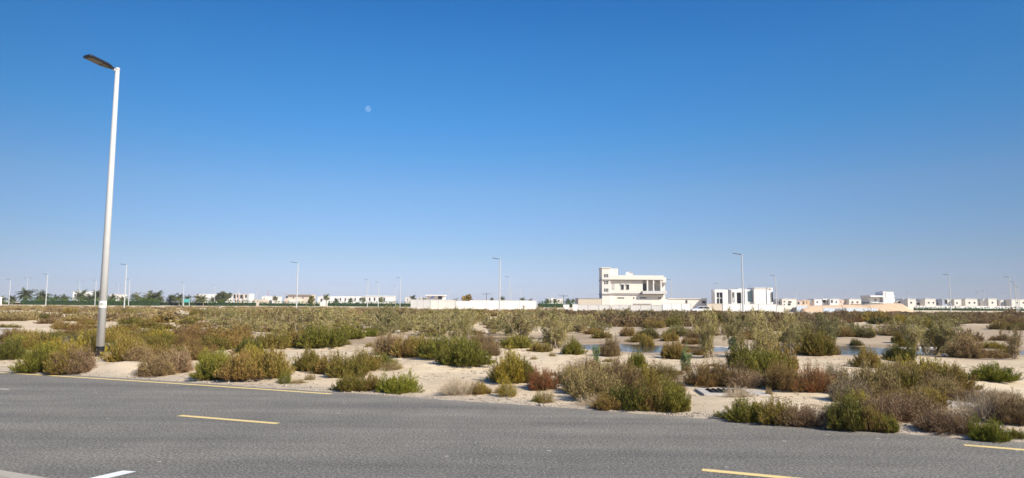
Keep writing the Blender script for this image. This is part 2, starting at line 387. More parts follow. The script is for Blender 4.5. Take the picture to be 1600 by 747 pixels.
# near kerb and pavement
conc = mat('kerb_concrete', (.40, .36, .30), .9, noise=(3, .2), bump=.004, bscale=60)
def strip(name, o0, o1, z0, z1, M, x0=-260, x1=260):
    V = []; X = [x for x in xs if x0 <= x <= x1]
    for x in X:
        p, a, q = edge_frame(x)
        for o_, z_ in ((o0, z0), (o0, z1), (o1, z1), (o1, z0)):
            v = p + q * o_; V.append((v.x, v.y, z_))
    F = [(i * 4 + k, i * 4 + k + 1, i * 4 + 5 + k, i * 4 + 4 + k) for i in range(len(X) - 1) for k in range(3)]
    mb = MB(); mb.add(V, F); return mb.build(name, M)
tag(strip('kerb', KOFF, KOFF + .16, -.1, .12, conc), kind='structure')
tag(strip('pavement', KOFF + .163, KOFF + 5, -.1, .115, mat('paving', (.42, .35, .27), .9, noise=(4, .25))), kind='structure')

def paint_mat(name, rgb, wear=.38):
    M = mat(name, rgb, .7); n = M.node_tree; b = n.nodes['Principled BSDF']
    tc = n.nodes.new('ShaderNodeTexCoord').outputs['Object']
    w = nz(n, tc, 45, 5, .8); w2 = nz(n, tc, 4, 3)
    f = ramp(n, mathn(n, 'ADD', mathn(n, 'MULTIPLY', w, .7), mathn(n, 'MULTIPLY', w2, .3)), [(.52, (0, 0, 0)), (.64, (1, 1, 1))])
    n.links.new(mixc(n, mathn(n, 'MULTIPLY', f, wear), rgb, (.16, .15, .14)), b.inputs['Base Color']); return M
YEL = paint_mat('yellow_road_paint', (.76, .58, .25)); WHT = paint_mat('white_road_paint', (.78, .78, .76), .45)
YELF = paint_mat('faded_road_paint', (.50, .46, .38), .9)
def edge_line(xa, xb, off, w, M, name='road_line'):
    N = max(2, int(abs(xb - xa) / .5)); V = []
    for i in range(N + 1):
        p, a, q = edge_frame(xa + (xb - xa) * i / N)
        for o_ in (off - w / 2, off + w / 2):
            v = p + q * o_; V.append((v.x, v.y, .004))
    mb = MB(); mb.add(V, [(2 * i, 2 * i + 1, 2 * i + 3, 2 * i + 2) for i in range(N)])
    return tag(mb.build(name, M), kind='structure')
e1 = plane_pt(521, 614.3); e2 = plane_pt(1509, 696.5)
o1 = off_of(plane_pt(260, 598.5)); edge_line(-80, e1.x - edge_frame(e1.x)[2].x * o1, o1, .13, YEL)
o2 = off_of(plane_pt(1560, 700)); edge_line(e2.x - edge_frame(e2.x)[2].x * o2, 60, o2, .13, YEL)
def dash(pa, pb, w, M):
    a = plane_pt(*pa); b_ = plane_pt(*pb); d = (b_ - a).normalized(); s = Vector((d.y, -d.x, 0)) * w / 2
    mb = MB(); mb.add([(v.x, v.y, .004) for v in (a - s, b_ - s, b_ + s, a + s)], [(0, 1, 2, 3)])
    return tag(mb.build('road_line', M), kind='structure')
dash((280, 649.5), (434, 662), .125, YEL)
a_, b_ = plane_pt(1097, 734.5), plane_pt(1235, 747.5); dv = (b_ - a_).normalized()
mb = MB(); s_ = Vector((dv.y, -dv.x, 0)) * .0625; b2 = a_ + dv * 1.95
mb.add([(v.x, v.y, .004) for v in (a_ - s_, b2 - s_, b2 + s_, a_ + s_)], [(0, 1, 2, 3)]); tag(mb.build('road_line', YEL), kind='structure')
dash((-60, 604), (14, 608.8), .1, YELF)
c1, c2, c3, c4 = plane_pt(150, 745.3), plane_pt(192, 735.6), plane_pt(213.5, 737.2), plane_pt(176, 747)
dd = (c1 - c2).normalized() * 1.4
mb = MB(); mb.add([(v.x, v.y, .004) for v in (c2, c3, c3 + dd, c2 + dd)], [(0, 1, 2, 3)]); tag(mb.build('road_line', WHT), kind='structure')

# ------------------------------------------------------------------ plant meshes
def norm(a): return a / np.maximum(np.linalg.norm(a, axis=-1, keepdims=True), 1e-9)
def tubes(P, Rd, sides=3):
    N, K, _ = P.shape
    T = np.gradient(P, axis=1); T = norm(T); ref = np.tile(np.array([.3, .9, .2]), (N, K, 1)); A = norm(np.cross(T, ref)); B = np.cross(T, A)
    V = []
    for s in range(sides):
        an = 2 * math.pi * s / sides
        V.append(P + (A * math.cos(an) + B * math.sin(an)) * Rd[..., None])
    V = np.stack(V, 2)                                   # N,K,S,3
    id_ = np.arange(N * K * sides).reshape(N, K, sides)
    a = id_[:, :-1, :]; b = np.roll(id_, -1, 2)[:, :-1, :]; c = np.roll(id_, -1, 2)[:, 1:, :]; d = id_[:, 1:, :]
    return V.reshape(-1, 3), np.stack([a, b, c, d], -1).reshape(-1, 4)
def leaves(C, D, L, Wd, rng):
    N = len(C); D = norm(D); S = norm(np.cross(D, rng.normal(size=(N, 3)))); L = np.asarray(L).reshape(-1, 1) * np.ones((N, 1)); Wd = np.asarray(Wd).reshape(-1, 1) * np.ones((N, 1))
    V = np.stack([C, C + D * L * .55 + S * Wd * .5, C + D * L, C + D * L * .45 - S * Wd * .5], 1)
    return V.reshape(-1, 3), np.arange(N * 4).reshape(N, 4)
def bez(a, b, c, t):
    t = t[..., None]; return a * (1 - t) ** 2 + 2 * b * t * (1 - t) + c * t * t
def dome_twigs(rng, N, flat=1.0, lump=.35, up=.5, base=.3):
    ph = rng.rand(N) * 2 * math.pi; th = np.arccos(1 - rng.rand(N) * .97)           # from zenith
    k = rng.rand(6) * 6.28
    l = 1 + lump * (.5 * np.sin(2 * ph + k[0]) * np.sin(th * 2 + k[1]) + .35 * np.sin(5 * ph + k[2]) + .3 * np.sin(3 * ph + 4 * th + k[3]) + .25 * np.sin(9 * ph + k[4]))
    l = l * (0.78 + .26 * rng.rand(N))
    E = np.stack([np.sin(th) * np.cos(ph), np.sin(th) * np.sin(ph), np.cos(th) * flat + .06], -1) * l[:, None]
    A = E * np.array([base, base, 0]) + rng.normal(size=(N, 3)) * [.07, .07, 0]; A[:, 2] = -.04
    B = E * np.array([.85, .85, .45 * (1 - up)]) + rng.normal(size=(N, 3)) * .06
    B[:, 2] = np.maximum(B[:, 2], .02)
    return A, B, E
def make_plant(kind, seed, lod=0):
    """returns (foliage V,F,tip,tint), (stems V,F) for a plant about 1 wide each side (radius 1) and 1 high"""
    rng = np.random.RandomState(seed)
    dens = (1.0, .40, .12)[lod]; big = (1.0, 1.5, 2.5)[lod]
    if kind in ('salt', 'dry', 'dead', 'tuft'):
        N = {'salt': 420, 'dry': 520, 'dead': 330, 'tuft': 200}[kind]; N = int(N * (1, .6, .25)[lod])
        A, B, E = dome_twigs(rng, N, lump={'salt': .42, 'dry': .40, 'dead': .35, 'tuft': .3}[kind], up={'salt': .6, 'dry': .3, 'dead': .1, 'tuft': .2}[kind])
        K = 5; ts = np.linspace(0, 1, K)[None, :].repeat(N, 0)
        Pp = bez(A[:, None], B[:, None], E[:, None], ts); Pp[:, 1:-1] += rng.normal(size=(N, K - 2, 3)) * .025
        r = {'salt': .006, 'dry': .0055, 'dead': .008, 'tuft': .006}[kind] * big
        SV, SF = tubes(Pp, r * (1.25 - ts))
        per = {'salt': 42, 'dry': 28, 'dead': 0, 'tuft': 26}[kind]
        per = int(per * dens / (1, .6, .25)[lod])
        if kind == 'dead' or kind == 'dry':
            M_ = int(N * 3); i = rng.randint(0, N, M_); t0 = rng.rand(M_) * .6 + .3
            a = bez(A[i], B[i], E[i], t0); dirn = norm(norm(E[i] - B[i]) + rng.normal(size=(M_, 3)) * .65 + [0, 0, .25])
            ln = (.12 + .2 * rng.rand(M_))[:, None]; tt = np.linspace(0, 1, 3)
            Q = np.stack([a, a + dirn * ln * .5 + rng.normal(size=(M_, 3)) * .015, a + dirn * ln + [0, 0, .02]], 1)
            v2, f2 = tubes(Q, np.tile(r * .6 * np.array([1, .8, .4]), (M_, 1)))
            SF = np.concatenate([SF, f2 + len(SV)]); SV = np.concatenate([SV, v2])
        if per:
            n_ = N * per; i = np.repeat(np.arange(N), per)
            t = 1 - rng.rand(n_) ** 1.25 * .62
            C = bez(A[i], B[i], E[i], t); Tn = norm(2 * (1 - t)[:, None] * (B[i] - A[i]) + 2 * t[:, None] * (E[i] - B[i]))
            if kind == 'salt':
                # short upright side shoots give the twiggy, spiky outline
                so_ = rng.normal(size=(n_, 3)) * .032; C = C + so_
                D = Tn * 1.0 + rng.normal(size=(n_, 3)) * .36 + [0, 0, .35]; L = rng.uniform(.06, .14, n_) * big; Wd = rng.uniform(.014, .026, n_) * big
            elif kind == 'dry':
                C = C + rng.normal(size=(n_, 3)) * .035
                D = Tn * .9 + rng.normal(size=(n_, 3)) * .5 + [0, 0, .25]; L = rng.uniform(.05, .12, n_) * big; Wd = rng.uniform(.009, .018, n_) * big
            else:
                C = C + rng.normal(size=(n_, 3)) * .05
                D = Tn * .8 + rng.normal(size=(n_, 3)) * .5 + [0, 0, .4]; L = rng.uniform(.06, .13, n_) * big; Wd = rng.uniform(.010, .02, n_) * big
            C[:, 2] = np.maximum(C[:, 2], .0)
            FV, FF = leaves(C, D, L, Wd, rng); tip = np.repeat(np.clip((t - .6) / .4, 0, 1) * (.4 + .6 * rng.rand(n_)), 4); tint = np.repeat(rng.rand(n_), 4)
        else:
            FV = FF = tip = tint = None
        return (FV, FF, tip, tint), (SV, SF)
    # tall airy plants
    nst = {'tam': 13, 'sap': 4}[kind]; spread = {'tam': 1.0, 'sap': .45}[kind]
    A = rng.normal(size=(nst, 3)) * [.24, .24, 0]; ang = rng.rand(nst) * 6.28; rr = spread * np.sqrt(rng.rand(nst))
    E = np.stack([np.cos(ang) * rr, np.sin(ang) * rr, .42 + .58 * rng.rand(nst) * (1.15 - .5 * rr / spread)], -1); A[:, 2] = -.03
    B = np.stack([E[:, 0] * .4, E[:, 1] * .4, E[:, 2] * .5], -1) + rng.normal(size=(nst, 3)) * .06
    K = 7; ts = np.linspace(0, 1, K)[None].repeat(nst, 0); Pp = bez(A[:, None], B[:, None], E[:, None], ts); Pp[:, 1:] += rng.normal(size=(nst, K - 1, 3)) * .018
    SV, SF = tubes(Pp, (.020 if kind == 'tam' else .016) * (1.15 - ts) * rng.uniform(.6, 1.2, (nst, 1)), 5)
    nb = int({'tam': 130, 'sap': 60}[kind] * (1, .7, .35)[lod]); i = rng.randint(0, nst, nb); t0 = rng.rand(nb) ** .8 * .88 + .12
    if kind == 'sap': t0 = rng.rand(nb) * .8 + .15
    a = bez(A[i], B[i], E[i], t0); ln = rng.uniform(.16, .42, nb)[:, None] * (1.0 if kind == 'tam' else .7)
    an = rng.rand(nb) * 6.28; dirn = norm(np.stack([np.cos(an), np.sin(an), 1.1 * rng.rand(nb) + .0], -1))
    mid = a + dirn * ln * .55; e = a + dirn * ln - np.array([0, 0, 1.0]) * ln * (.25 if kind == 'tam' else 0.05)
    K = 4; tb = np.linspace(0, 1, K)[None].repeat(nb, 0); Q = bez(a[:, None], mid[:, None], e[:, None], tb)
    v2, f2 = tubes(Q, .0055 * big ** .5 * (1.15 - tb)); SF = np.concatenate([SF, f2 + len(SV)]); SV = np.concatenate([SV, v2])
    per = int({'tam': 95, 'sap': 90}[kind] * dens / (1, .7, .35)[lod]); n_ = nb * per; j = np.repeat(np.arange(nb), per); t = rng.rand(n_) ** .7
    C = bez(a[j], mid[j], e[j], t) + rng.normal(size=(n_, 3)) * .035
    Tn = norm(e[j] - a[j]); D = Tn + rng.normal(size=(n_, 3)) * .7 + [0, 0, .15]
    L = rng.uniform(.03, .07, n_) * big; Wd = rng.uniform(.009, .018, n_) * big * (1.4 if kind == 'sap' else 1)
    C[:, 2] = np.maximum(C[:, 2], .02)
    FV, FF = leaves(C, D, L, Wd, rng)
    return (FV, FF, np.repeat(t * rng.rand(n_), 4), np.repeat(rng.rand(n_), 4)), (SV, SF)

_cache = {}
def plant_meshes(kind, var, lod):
    k = (kind, var, lod)
    if k not in _cache:
        (FV, FF, tip, tint), (SV, SF) = make_plant(kind, 100 + var * 13 + {'salt': 0, 'dry': 1, 'dead': 2, 'tam': 3, 'sap': 4, 'tuft': 5}[kind], lod)
        fm = np_mesh('foliage', FV, [FF], [FM['olive']], attrs={'tip': tip, 'tint': tint}) if FV is not None else None
        sm = np_mesh('stems', SV, [SF], [STEM])
        _cache[k] = (fm, sm)
    return _cache[k]
NAMES = {'salt': ('saltbush', 'shrub'), 'dry': ('dry_bush', 'shrub'), 'dead': ('dead_bush', 'shrub'), 'tam': ('tamarisk', 'shrub'),
         'sap': ('young_tree', 'tree'), 'tuft': ('shrub_tuft', 'shrub')}
prs = random.Random(11)
def setmat(o, M):
    o.material_slots[0].link = 'OBJECT'; o.material_slots[0].material = M
def plant(kind, colr, p, rx, hz, label, group=None, lod=0, var=None, stem=None, ry=None, lean=0):
    nv = {0: 5, 1: 4}.get(lod, 3)
    var = prs.randrange(nv) if var is None else var
    fm, sm = plant_meshes(kind, var, lod)
    nm, cat = NAMES[kind]
    root = empty(nm, (p[0], p[1], p[2] - .015), prs.random() * 6.28)
    root.scale = (rx, ry or rx, hz); root.rotation_euler.x = lean
    tag(root, label, cat, group)
    st = stem or {'salt': STEM, 'dry': STEM, 'dead': STEMP, 'tam': STEMP, 'sap': STEM, 'tuft': STEM}[kind]
    o = link('stems', sm, root); setmat(o, st)
    if fm is not None:
        o = link('foliage', fm, root); setmat(o, FM[colr])
    return root
def plant_px(kind, colr, px, py, w, h, label, group=None, **kw):
    """px,py: base centre in photo pixels, w,h: size in photo pixels"""
    b = hit(px, py); s = b.y / FPX
    rx = w * s * .5; b.y += rx * .45; b.z = float(ground_h(b.x, b.y))
    lod = 0 if b.y < 34 else 1
    return plant(kind, colr, b, rx, h * s * (.86 if kind != 'tam' else .95), label, group, lod=kw.pop('lod', lod), **kw)
placed = []

SH = [
# kind, colour, px, py, w, h, label
('salt','dark',6,562,48,34,'dark green bush cut by the left end of the yellow edge line'),
('salt','green',55,582,66,44,'olive green saltbush, front left end of the thicket by the street lamp'),
('salt','mixed',94,585,60,42,'mottled green and rusty saltbush on the sand just behind the yellow line'),
('dry','pink',112,584,60,42,'pinkish brown dry bush hiding the left foot of the street lamp'),
('salt','yellow',74,560,62,30,'yellow orange saltbush behind the mottled one, left of the street lamp'),
('salt','green',26,547,52,26,'green saltbush in front of the pale utility box'),
('dry','grey',112,551,50,30,'grey purple twiggy bush between yellow saltbushes left of the lamp'),
('salt','yellow',124,556,50,36,'tall yellow olive saltbush touching the left side of the lamp pole'),
('salt','olive',192,566,56,44,'olive saltbush touching the right side of the lamp pole'),
('dry','brown',214,569,50,32,'low brown bush behind the small sand heap right of the lamp'),
('dry','brown',236,588,66,36,'dark brown twiggy bush standing right of the sand heap near the lamp'),
('dry','pink',272,582,52,38,'dusty pink dry bush between the dark brown one and the lime patch'),
('salt','lime',332,576,50,30,'lime yellow saltbush crown in the middle of the roadside thicket'),
('salt','green',330,594,56,40,'deep green saltbush at the road edge below the lime one'),
('salt','mixed',372,597,70,44,'large green and brown saltbush right at the road verge'),
('salt','olive',418,590,60,48,'rust tinted olive saltbush above the little bright green tuft'),
('tuft','lime',443,600,25,26,'little bright green tuft at the sandy road verge'),
('tuft','tan',483,594,17,14,'tiny straw coloured tuft on bare sand by the road'),
('tuft','tan',463,599,28,9,'flat straw coloured tuft next to the bright green one'),
('salt','olive',478,580,48,36,'olive saltbush right of the sandy gap behind the green tuft'),
('salt','mixed',508,584,46,32,'brownish green saltbush right of the olive one'),
('salt','olive',540,590,62,38,'broad olive saltbush behind the pair at the road edge'),
('salt','olive',568,580,50,32,'olive saltbush at the right end of the thicket above the open sand'),
('salt','green',597,574,46,20,'small green saltbush beside the straw coloured sparse bush'),
('tuft','tan',610,579,38,18,'straw coloured sparse bush on open sand left of the twiggy grey one'),
('salt','olive',545,611,50,30,'olive brown bush at the road edge, left neighbour of the bright green one'),
('salt','mixed',578,610,42,24,'low brown olive bush squeezed beside the bright green roadside bush'),
('salt','lime',620,614,64,32,'rounded bright green bush alone at the road edge'),
('dead','grey',716,617,66,34,'grey leafless twiggy bush near the road on pale sand'),
('salt','olive',748,616,34,20,'small olive bush leaning on the grey leafless bush'),
('tuft','brown',780,615,22,12,'small brown tuft between the grey twiggy bush and the pale yellow one'),
('tuft','yellow',793,620,36,34,'pale yellow green bush standing right of the grey leafless bush'),
('salt','yellow',797,598,66,50,'tall yellow olive saltbush rising in the centre of the sand'),
('salt','olive',820,598,42,36,'olive right shoulder bush against the tall yellow olive one'),
('dry','red',847,610,48,36,'dark reddish bush right of the tall yellow olive saltbush'),
('tuft','olive',850,630,34,24,'olive tuft below the dark reddish bush at the road edge'),
('tuft','green',837,629,15,13,'tiny green tuft at the road edge left of the olive tuft'),
('salt','green',724,573,80,42,'big rounded green saltbush alone on the pale sand'),
('salt','green',690,562,72,38,'green saltbush behind the big rounded one'),
('salt','olive',656,558,56,34,'yellowish saltbush left of the two big green ones'),
('salt','mixed',636,558,54,34,'rusty olive saltbush in the row behind the open sand'),
('dry','brown',604,555,46,38,'dark brown green bush at the left end of the row behind the open sand'),
('tuft','olive',577,542,16,9,'small olive tuft on bare sand left of the row'),
('tuft','olive',540,539,20,9,'low round olive tuft isolated on bare sand'),
('salt','green',546,530,44,22,'green shrub behind the isolated round tuft'),
('salt','lime',580,526,26,13,'small lime shrub behind the dark brown green bush'),
('tuft','tan',905,612,52,34,'sparse straw coloured bush at the left of the big tangle by the road'),
('dry','tan',935,627,76,52,'tall straw coloured bush at the left of the big tangle'),
('dry','brown',972,622,80,58,'grey brown dry bush in the middle of the big tangle'),
('salt','olive',1003,616,62,52,'olive bush at the top of the big tangle by the road'),
('dead','grey',930,634,66,20,'flattened dead branches at the foot of the big tangle'),
('salt','dark',985,640,70,40,'dark green bush at the front of the big tangle'),
('salt','mixed',950,640,44,24,'low rusty green bush at the front of the big tangle'),
('salt','green',1052,643,64,48,'bright green bush at the right end of the big tangle'),
('salt','mixed',1020,642,60,44,'green and brown bush next to the bright green end of the tangle'),
('dry','brown',1048,612,46,26,'brown bush behind the bright green end of the tangle'),
('dry','rust',1112,604,72,42,'rust brown dry bush left of the concrete chamber'),
('dry','brown',1148,604,66,38,'brown dry bush directly behind the concrete chamber'),
('dry','pink',1180,606,56,30,'pale pink dry bush behind the right end of the concrete chamber'),
('dead','grey',1158,621,50,20,'bleached dead twigs lying across the concrete chamber'),
('tuft','brown',1202,617,12,15,'tiny brown tuft right of the concrete chamber'),
('salt','green',1200,590,78,46,'green bush behind the pale pink dry one'),
('salt','dark',1168,575,56,40,'dark green bush left of the red one, behind the dry bushes'),
('salt','mixed',1225,582,56,44,'brownish green bush behind the red one'),
('dry','rust',1228,610,58,46,'orange brown bush, left half of the red pair'),
('dry','red',1272,613,62,44,'deep red bush on the sand right of the concrete chamber'),
('salt','green',1176,660,76,32,'low green bush at the road edge, left end of the low roadside row'),
('salt','olive',1216,665,72,36,'low olive bush in the middle of the low roadside row'),
('dry','pink',1262,668,80,34,'low pinkish bush at the right end of the low roadside row'),
('dead','grey',1302,672,34,22,'small grey dead bush between the low roadside row and the tall dark bush'),
('salt','dark',1332,674,70,54,'tall dark green brown bush at the road edge'),
('salt','mixed',1366,675,40,38,'brown green bush on the right flank of the tall dark roadside bush'),
('salt','green',1391,676,34,27,'small vivid green bush at the road edge right of the tall dark one'),
('salt','yellow',1352,648,52,34,'golden yellow bush behind the tall dark roadside bush'),
('dry','grey',1332,628,56,38,'rounded grey olive bush beside the white stone'),
('dry','grey',1310,602,46,34,'dark grey bush behind the white stone'),
('dry','tan',1372,622,84,54,'straw coloured tall dry bush above the golden bush'),
('dry','pink',1405,660,86,44,'pinkish brown dry bush right of the golden yellow bush'),
('dry','brown',1442,655,70,44,'brown dry bush in front of the far concrete slab'),
('dry','pink',1482,676,80,40,'pinkish brittle bush close to the road, left of the vivid right hand bush'),
('dry','brown',1515,680,54,30,'dark brown brittle bush at the left foot of the vivid green one'),
('salt','olive',1412,618,70,46,'olive bush among the straw coloured ones right of centre'),
('salt','yellow',1458,600,70,40,'yellow olive bush at the edge of the open mud'),
('salt','olive',1458,640,50,36,'olive green bush left of the far concrete slab'),
('salt','mixed',1500,612,54,38,'brown olive bush behind the far concrete slab'),
('dry','brown',1480,615,50,30,'brown bush at the left rear of the far concrete slab'),
('salt','lime',1562,597,66,27,'lone vivid green bush with a dark shadow on the mud'),
('dead','grey',1550,658,92,50,'big grey leafless bush with long bare branches'),
('dry','brown',1598,664,66,50,'big brown bush behind the grey leafless one'),
('dead','grey',1585,645,80,36,'grey bare bush at the back of the big leafless one'),
('salt','lime',1553,692,52,36,'vivid green bush at the road edge near the second yellow line'),
('salt','green',1592,685,26,16,'small green bush at the road edge past the vivid one'),
('salt','green',896,554,36,26,'green bush at the left end of the pond'),
('sap','blue',932,580,34,52,'slender blue green young tree left of the pond bush'),
('dry','brown',955,557,36,32,'brown bush on the near bank at the left end of the pond'),
('salt','lime',998,575,30,28,'small lime bush alone on the mud below the pond'),
('salt','yellow',985,586,34,14,'low yellow bush touching the small lime one'),
('dry','tan',962,592,50,30,'arching straw coloured bush right of the slender young tree'),
('salt','olive',1012,547,25,26,'olive bush standing in the water of the pond'),
('dry','tan',1022,590,44,12,'flat straw coloured bush on the mud right of the low yellow one'),
('salt','mixed',1056,561,42,30,'brown green bush on the near bank of the pond'),
('sap','blue',1074,582,44,56,'bushy blue green young tree on the near bank of the pond'),
('sap','blue',1152,572,56,48,'blue green young tree left of the dark green bushes'),
('tam','tam',1108,560,60,82,'tall tamarisk with a bare trunk left of the pond narrows'),
('tam','tam',1205,560,96,80,'broad tamarisk in the narrows of the pond'),
('tam','tamb',1160,545,70,66,'brownish tamarisk behind the narrows of the pond'),
('tam','tam',1242,552,60,70,'tamarisk on the left shore of the right pond arm'),
('salt','olive',1282,556,54,40,'olive bush on the bank in the middle of the right pond arm'),
('tam','tam',1296,552,54,66,'tamarisk behind the olive bush on the right pond arm'),
('salt','olive',1360,575,40,32,'olive bush on the near bank of the right pond arm'),
('salt','dark',1412,565,44,30,'dark rounded bush at the water edge of the right pond arm'),
('tam','tam',1440,556,62,66,'dark stemmed tamarisk at the right pond arm'),
('tam','tam',1482,556,84,72,'large pale tamarisk with a white stem at the right pond arm'),
('dry','brown',1520,560,60,40,'brown bush on the bank past the large pale tamarisk'),
('tam','tamb',1590,562,40,56,'tamarisk on the bank near the far end of the pond'),
('dry','brown',1562,560,40,16,'low dark bush beside the white stone on the pond bank'),
('dry','brown',945,500,0,0,''),
('tam','tam',872,545,70,64,'full tamarisk with white stems left of the pond'),
('tam','tamb',812,535,56,56,'thin brownish tamarisk left of the full one'),
('salt','green',808,544,54,22,'wide green bush below the thin brownish tamarisk'),
('salt','olive',845,550,34,16,'low olive bush right of the wide green one'),
('tam','tam',770,522,60,48,'grey green tamarisk behind the wide green bush'),
('tam','tam',716,545,52,66,'thin tamarisk with a bare stem above the big green saltbush'),
('dry','brown',752,548,46,32,'brown bush at the foot of the thin tamarisk'),
('dry','brown',762,556,40,24,'low brown green bush on the sand right of the thin tamarisk'),
('tam','tam',600,522,64,48,'tamarisk behind the small lime shrub'),
('tam','tam',500,522,78,56,'leafy tamarisk with pale forked stems above the olive thicket'),
('tam','tamb',447,522,66,44,'greyish tamarisk left of the leafy forked one'),
('salt','olive',420,545,56,28,'brown olive bush in the second row of the thicket'),
('salt','mixed',455,543,46,30,'rusty bush in the second row of the thicket'),
('salt','green',500,544,72,38,'green olive bush at the right end of the second row of the thicket'),
('salt','yellow',392,572,50,32,'golden tinted bush right of the lime crown in the thicket'),
('salt','dark',385,552,44,26,'dark bush behind the golden tinted one'),
('dry','rust',370,530,40,26,'rusty dry bush beside the grey tamarisks'),
]
for (k, c, px, py, w, h, lb) in SH:
    if not w: continue
    plant_px(k, c, px, py, w, h, lb); placed.append(hit(px, py))

# thicket band around and right of the lamp (members look alike)
rg = random.Random(5)
GT = 'saltbushes massed in the thicket behind the street lamp'
cols_t = ['olive', 'olive', 'olive', 'mixed', 'dark', 'rust', 'mixed', 'olive', 'yellow', 'mixed', 'brown']
for px0 in range(10, 350, 24):
    for py0, hh in ((533, 24), (547, 27), (563, 28)):
        if py0 == 563 and (px0 < 160 or px0 > 320): continue
        px_, py_ = px0 + rg.uniform(-10, 10), py0 + rg.uniform(-4, 4)
        cc = rg.choice(cols_t)
        if py_ > 541 and 118 < px_ < 186: py_ -= 14
        plant_px('dry' if (cc in ('rust',) or rg.random() < .12) else 'salt', cc, px_, py_, rg.uniform(44, 64), hh * rg.uniform(.7, 1.05),
                 'low bush of the olive and rusty thicket behind the street lamp', GT); placed.append(hit(px_, py_))
# smaller group fillers
def fill(n, x0, x1, y0, y1, kinds, cols, w, h, label, group, seed, mind=0.0, **kw):
    g = random.Random(seed); c = 0; tries = 0
    while c < n and tries < n * 30:
        tries += 1
        px_, py_ = g.uniform(x0, x1), g.uniform(y0, y1); p = hit(px_, py_)
        if float(pond_f(p.x, p.y)) > -.2 or float(edge_dist(p.x, p.y)) < .5: continue
        if mind and any((p - q).length < mind * p.y / 40 for q in placed): continue
        plant_px(g.choice(kinds), g.choice(cols), px_, py_, g.uniform(*w), g.uniform(*h), label, group, **kw); placed.append(p); c += 1
fill(14, 1300, 1600, 626, 658, ['dry'], ['brown', 'tan', 'pink', 'mixed'], (50, 80), (20, 30), 'one of the dry brittle bushes crowding the rough ground round the far concrete slab', 'dry bushes round the far concrete slab', 21)
fill(8, 890, 1040, 590, 630, ['dry', 'salt'], ['tan', 'brown', 'olive'], (40, 60), (28, 40), 'straw and olive bush woven into the big tangle by the road', 'bushes woven into the big tangle', 22)
fill(12, 1340, 1490, 592, 625, ['dry', 'salt'], ['tan', 'olive', 'brown', 'yellow'], (46, 66), (28, 42), 'straw or olive bush in the belt between the open mud and the far slab', 'bushes in the belt before the open mud', 23)
TM = 'grey green tamarisk of the loose belt across the middle distance'; TG = 'tamarisks in the middle distance'
fill(36, 330, 800, 506, 528, ['tam'], ['tam', 'tam', 'tamb'], (46, 90), (24, 38), TM, TG, 24, mind=.8)
fill(16, 800, 1000, 502, 524, ['tam'], ['tam', 'tamb'], (40, 66), (20, 30), TM, TG, 25, mind=1)
fill(17, 1050, 1500, 502, 526, ['tam', 'salt'], ['tam', 'olive', 'tamb', 'dark'], (32, 60), (13, 20), TM, TG, 26, mind=1)
BM = 'small bush scattered on the mud flat around and beyond the pond'; BG = 'bushes on the mud flat'
fill(62, 860, 1600, 506, 555, ['salt', 'dry', 'salt'], ['olive', 'dark', 'brown', 'mixed', 'yellow', 'rust'], (18, 46), (9, 21), BM, BG, 27, mind=.8)
fill(12, 790, 1180, 556, 600, ['tuft', 'dry'], ['tan', 'brown'], (12, 26), (5, 9), 'tiny dry tuft on the open mud below the pond', 'tiny tufts on the mud', 28)
fill(52, 0, 800, 494, 524, ['salt', 'dry', 'salt'], ['olive', 'brown', 'mixed', 'rust', 'tan'], (22, 52), (6, 14), 'low bush on the pale sand behind the street lamp thicket and among the tamarisks', 'low bushes on the pale sand', 29, mind=.6)
fill(60, 0, 1600, 490, 508, ['salt', 'dry'], ['olive', 'brown', 'mixed', 'dark', 'rust'], (16, 40), (7, 13), 'low bush in the far scrub before the white walls and villas', 'low bushes of the far scrub', 30, mind=.5, lod=2)

